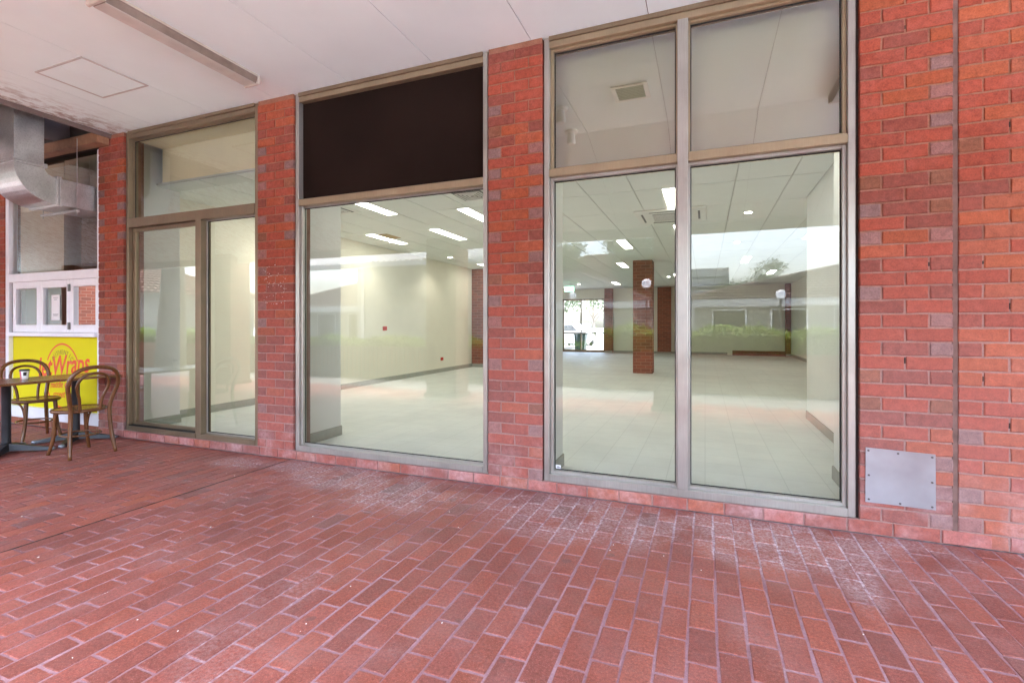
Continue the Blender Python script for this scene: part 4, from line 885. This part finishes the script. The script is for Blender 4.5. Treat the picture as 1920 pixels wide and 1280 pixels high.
# ------------------------------------------------------------------ courtyard mirrored in the glass
def tile_roof(parent, name, mat, e0, e1, r0, r1, tw=0.33, th=0.36):
    """roof plane from eave e0-e1 up to ridge r0-r1, laid with stepped courses of pan tiles"""
    e0, e1, r0, r1 = map(Vector, (e0, e1, r0, r1)); n = (e1 - e0).cross(r0 - e0)
    if n.length < 1e-6: n = (e1 - e0).cross(r1 - e0)
    n.normalize()
    if n.z < 0: n = -n
    nu = max(4, int((e1 - e0).length / tw)); nc = max(3, int(((r0 + r1) / 2 - (e0 + e1) / 2).length / th)); b = MB(); sub = 4
    for c in range(nc):
        rows = []
        for v_, lift in ((c / nc, 0.05), ((c + 1) / nc + 0.001, 0.0)):
            A = e0.lerp(r0, min(v_, 1)); B = e1.lerp(r1, min(v_, 1)); rows.append([b.b.verts.new(A.lerp(B, i / (nu * sub)) + n * (lift * 1.8 + 0.06 * abs(math.sin(math.pi * i / sub)))) for i in range(nu * sub + 1)])
        for i in range(nu * sub): b.b.faces.new((rows[0][i], rows[0][i + 1], rows[1][i + 1], rows[1][i]))
        lo = [b.b.verts.new(v.co - n * 0.07) for v in rows[0]]
        for i in range(nu * sub): b.b.faces.new((lo[i], lo[i + 1], rows[0][i + 1], rows[0][i]))
    return b.build(name, mat, parent)
def hip_building(label, x0, x1, y0, y1, ez, rz_, rx0, rx1, wall, tile, ov=0.7, wins=True):
    """building facing the courtyard at y1 (towards +y); ridge along x at the middle"""
    b = thing('tiled_building', label, 'building', ((x0 + x1) / 2, (y0 + y1) / 2, 0), 'buildings across the courtyard'); ym = (y0 + y1) / 2
    MB().box(x0 + ov, x1 - ov, y0 + ov, y1 - ov, -0.06, ez + 0.05).build('wall', wall, b)
    tile_roof(b, 'roof', tile, (x0, y1, ez), (x1, y1, ez), (rx0, ym, rz_), (rx1, ym, rz_)); tile_roof(b, 'roof', tile, (x0, y0, ez), (x1, y0, ez), (rx0, ym, rz_), (rx1, ym, rz_))
    tile_roof(b, 'roof', tile, (x1, y1, ez), (x1, y0, ez), (rx1, ym, rz_), (rx1, ym - 0.01, rz_)); tile_roof(b, 'roof', tile, (x0, y0, ez), (x0, y1, ez), (rx0, ym - 0.01, rz_), (rx0, ym, rz_))
    MB().box(x0, x1, y1 - 0.03, y1 + 0.05, ez - 0.36, ez + 0.02).build('fascia', 'concrete', b)
    for (pa, pb) in (((x0, y1, ez), (rx0, ym, rz_)), ((x1, y1, ez), (rx1, ym, rz_)), ((rx0, ym, rz_), (rx1, ym, rz_))): MB().tube([Vector(pa) + Vector((0, 0, 0.06)), Vector(pb) + Vector((0, 0, 0.06))], 0.11, 8).build('ridge_cap', tile, b)
    if wins:
        k = x0 + 1.6
        while k < x1 - 2.6:
            w_ = MB().box(k, k + 1.5, y1 - ov - 0.02, y1 - ov + 0.03, 0.1, 2.1).build('window', 'dark_glass', b); MB().box(k - 0.06, k, y1 - ov - 0.01, y1 - ov + 0.05, 0.05, 2.16).box(k + 1.5, k + 1.56, y1 - ov - 0.01, y1 - ov + 0.05, 0.05, 2.16).box(k, k + 1.5, y1 - ov - 0.01, y1 - ov + 0.05, 2.1, 2.16).build('frame', 'white_paint', w_); k += 2.7
    return b
hip_building('long low tiled building left across the courtyard with hipped end', -30, -2.75, -33, -23, 2.62, 4.7, -25, -7.6, 'white_wall', 'tile_grey')
bR = hip_building('long low tiled restaurant across the courtyard with white lettering', -1.2, 26, -33, -23, 2.62, 4.9, 8.5, 21, 'white_wall', 'tile_grey')
text_mesh('sign_lettering', 'Bar  EAT, DRINK, PLAY', 0.30, 'white_paint', bR, (4.9, -22.93, 2.43), (R(90), 0, R(180)), 0, 0.004, 1.0)
tag(MB().box(-60, -9.80, 0.0, 0.24, -0.05, 3.56).build('far_shop_wall', 'brick_far'), 'brick wall of the shops further along the footpath', 'brick wall')
hip_building('low tiled wing closing the left end of the courtyard', -50, -25, -19, -6.5, 2.9, 5.2, -45, -30, 'white_wall', 'tile_pink')  # wing added to keep low sky out of the takeaway glass
hip_building('tall building with broad pink tiled roof behind the low roofs', -20, -2.6, -50, -36, 4.2, 8.0, -10.5, -5.6, 'white_wall', 'tile_pink', wins=False)
fb = thing('flat_roofed_building', 'plain grey flat roofed building far behind the restaurant', 'building', (-3, -60, 0)); MB().box(-7, 2.4, -70, -54, -0.06, 7.6).build('wall', 'concrete', fb)
for z_ in (5.3, 6.5): MB().box(-7, 2.3, -53.99, -53.94, z_, z_ + 0.18).build('ledge', 'dark_glass', fb)
# brick tower seen behind lamp
# shelter with white corrugated roof
sh_ = thing('corrugated_shelter', 'open shelter with white corrugated roof mirrored in the middle window', 'shelter', (-9.2, -10.5, 0))
def corr(u, v):
    x_ = -13.0 + 7.8 * u; return (x_ + (2.0 * v if u < 0.001 else 0), -8.7 - 3.6 * v, 3.28 + 1.25 * v + 0.03 * math.sin(x_ * 2 * math.pi / 0.20))
MB().grid(corr, 312, 3).build('roof_sheet', 'corrugated', sh_); MB().box(-13.0, -5.2, -8.72, -8.58, 3.10, 3.25, 0.01).build('gutter', 'white_paint', sh_); MB().box(-13.0, -5.2, -12.35, -12.3, 4.2, 4.5).build('ridge_board', 'white_paint', sh_)
for x_ in (-12.6, -5.6):
    for y_ in (-8.9, -12.1): MB().box(x_ - 0.07, x_ + 0.07, y_ - 0.07, y_ + 0.07, -0.06, 3.1 if y_ > -10 else 4.2, 0.008).build('post', 'white_paint', sh_)
MB().box(-12.9, -5.3, -12.25, -12.1, -0.06, 4.25).build('back_wall', 'shelter_wall', sh_)
# low white railing
M['railing'] = simple('railing_paint', (0.10, 0.10, 0.10), 0.6)
fe = thing('white_railing', 'low white picket railing mirrored in the middle window', 'railing', (-7, -6.2, 0)); MB().box(-9.8, -4.4, -6.24, -6.2, 0.70, 0.76, 0.004).build('rail', 'railing', fe); MB().box(-9.8, -4.4, -6.24, -6.2, 0.12, 0.18, 0.004).build('rail', 'railing', fe)
pm = MB().box(-0.035, 0.035, -0.012, 0.012, -0.06, 0.80, 0.003).build('picket', 'railing', fe, local=True); pm.location = (-9.75 + 7, 0.014, 0)
for k in range(1, 42):
    o = pm.copy(); C.objects.link(o); o.location = (-9.75 + 7 + k * 0.13, 0.014, 0)
# globe lamps
for i, (x_, y_, h_, lab) in enumerate(((-2.25, -17.0, 3.05, 'globe lamp post mirrored beside the brick column'), (-6.65, -22.0, 2.95, 'globe lamp post in front of the left tiled building'), (2.9, -19.0, 2.6, 'globe lamp post in front of the restaurant'))):
    g_ = thing('globe_lamp', lab, 'lamp post', (x_, y_, 0), 'globe lamp posts'); MB().tube([(x_, y_, -0.06), (x_, y_, h_ - 0.14)], 0.04, 10).build('post', 'black_metal', g_)
    bb = MB(); bmesh.ops.create_uvsphere(bb.b, u_segments=20, v_segments=12, radius=0.19); bmesh.ops.translate(bb.b, verts=bb.b.verts, vec=(x_, y_, h_)); bb.build('globe', 'globe', g_, smooth=True); MB().lathe([(0.06, h_ - 0.22), (0.09, h_ - 0.16)], (x_, y_, 0), 12).build('collar', 'black_metal', g_)
def leaf_cloud(name, mat, parent, pts, size, rnd):
    V, F = [], []
    for p in pts:
        a, b_, c = rnd.uniform(0, 6.28), rnd.uniform(-1, 1), rnd.uniform(0, 6.28); s_ = size * rnd.uniform(0.6, 1.4)
        m_ = Matrix.Rotation(a, 3, 'Z') @ Matrix.Rotation(b_, 3, 'X') @ Matrix.Rotation(c, 3, 'Y'); i = len(V)
        for q in ((-s_, 0, 0), (0, -s_ * 0.42, 0), (s_, 0, 0), (0, s_ * 0.42, 0)): V.append(tuple(Vector(p) + m_ @ Vector(q)))
        F.append((i, i + 1, i + 2, i + 3))
    off = wloc(parent); V = [(v[0] - off.x, v[1] - off.y, v[2] - off.z) for v in V]
    o = bpy.data.objects.new(name, mesh_from(name, V, F, mat)); C.objects.link(o); o.parent = parent; return o
def hedge(label, x0, x1, y0, y1, z1, seed):
    h = thing('clipped_hedge', label, 'hedge', ((x0 + x1) / 2, (y0 + y1) / 2, 0), 'clipped hedges'); r_ = random.Random(seed); pts = []
    for k in range(int((x1 - x0) * 900)):
        f_ = r_.random(); x_ = r_.uniform(x0, x1); bump = 0.05 * math.sin(x_ * 3.1) + 0.03 * math.sin(x_ * 7.7)
        if f_ < 0.4: pts.append((x_, r_.uniform(y0, y1), z1 + bump + r_.gauss(0, 0.035)))
        elif f_ < 0.85: pts.append((x_, y1 + r_.gauss(0, 0.04), r_.uniform(0.80, z1 + bump)))
        else: pts.append((x_, y0 + r_.gauss(0, 0.04), r_.uniform(0.80, z1)))
    leaf_cloud('foliage', 'hedge', h, pts, 0.05, r_); MB().box(x0 + 0.05, x1 - 0.05, y0 + 0.06, y1 - 0.06, 0.78, z1 - 0.08).build('core', 'hedge', h); MB().box(x0 - 0.05, x1 + 0.05, y0 - 0.05, y1 + 0.05, -0.06, 0.78, 0.01).build('planter_wall', 'brick_far', h)
hedge('bright clipped hedge across the courtyard mirrored in the large window', -2.2, 5.6, -7.2, -6.4, 1.20, 1); hedge('low darker hedge behind the picket railing', -14.2, -2.35, -7.3, -6.6, 0.93, 7); hedge('clipped hedge on the far left mirrored in the takeaway sashes', -32, -14.25, -7.4, -6.5, 1.12, 2)
def tree(label, base, height, crown, seed, leaf=0.11, nleaf=6000, trunk=0.22, limbs=7, extra=None):
    t = thing('gum_tree', label, 'tree', base, 'courtyard trees'); r_ = random.Random(seed); B = Vector(base); b = MB(); tips = []; ex_ = []
    top = B + Vector((r_.uniform(-.4, .4), r_.uniform(-.4, .4), height * 0.72))
    mid = B.lerp(top, 0.5) + Vector((r_.uniform(-.3, .3), r_.uniform(-.3, .3), 0))
    tp = spline([B - Vector((0, 0, .06)), mid, top], 5); b.tube(tp, [trunk * (1 - 0.75 * i / (len(tp) - 1)) for i in range(len(tp))], 9)
    for k in range(limbs):
        s_ = tp[int(len(tp) * r_.uniform(0.4, 0.95)) - 1]; a = 2 * math.pi * (k + r_.random() * .6) / limbs
        e = Vector((B.x + math.cos(a) * crown[0] * r_.uniform(.5, .95), B.y + math.sin(a) * crown[0] * r_.uniform(.5, .95), B.z + height * r_.uniform(.62, 1.0)))
        b.tube(spline([s_, s_.lerp(e, .5) + Vector((0, 0, .25)), e], 4), [trunk * .38 * (1 - .8 * i / 8) for i in range(9)], 6); tips += [e, s_.lerp(e, .65)]
    if extra:
        for e in extra: e = Vector(e); s_ = tp[int(len(tp) * .55)]; b.tube(spline([s_, s_.lerp(e, .5) + Vector((0, 0, .5)), e], 5), [trunk * .16 * (1 - .8 * i / 10) for i in range(11)], 7); ex_ += [e]
    b.build('trunk', 'bark', t, smooth=True); pts = []
    cl_ = [p + Vector((r_.gauss(0, crown[0] * .16), r_.gauss(0, crown[0] * .16), r_.gauss(0, crown[1] * .14))) for p in tips for _ in range(3)]
    for k in range(nleaf):
        c = r_.choice(cl_); pts.append(c + Vector((r_.gauss(0, crown[0] * .13), r_.gauss(0, crown[0] * .13), r_.gauss(0, crown[1] * .10))))
    for e in ex_: pts += [e + Vector((r_.gauss(0, .26), r_.gauss(0, .26), r_.gauss(0, .13))) for _ in range(260)]
    leaf_cloud('crown', 'leaf', t, pts, leaf, r_)
tree('gum tree rising behind the left tiled roof', (-4.6, -35.0, -0.06), 8.2, (2.4, 4.0), 3, 0.14, 11000); tree('broad tree at the far left behind the roofs', (-13.5, -35, -0.06), 8.0, (3.4, 3.4), 4, 0.14, 11000); tree('low round tree beyond the restaurant roof', (4.5, -52, -0.06), 7.4, (3.2, 3.2), 5)
tree('large thick trunked tree mirrored in the leftmost window', (-14.6, -5.9, -0.06), 10.5, (3.4, 3.4), 6, 0.055, 12000, 0.42, 8, extra=[(-11.9, -5.6, 4.6)]); tree('tall gum tree whose drooping leaves hang into the mirrored sky', (9.8, -10.5, -0.06), 11.5, (2.4, 3.0), 8, 0.045, 9000, 0.24, 7, extra=[(1.45, -9.2, 3.98), (3.1, -9.3, 4.25)])
tree('tree beyond the car park behind the rear door', (-13, 58, -0.06), 8, (4.5, 4.5), 9, 0.2, 4000); tree('second tree beyond the car park behind the rear door', (-20, 60, -0.06), 8, (5, 4.5), 10, 0.2, 4000)
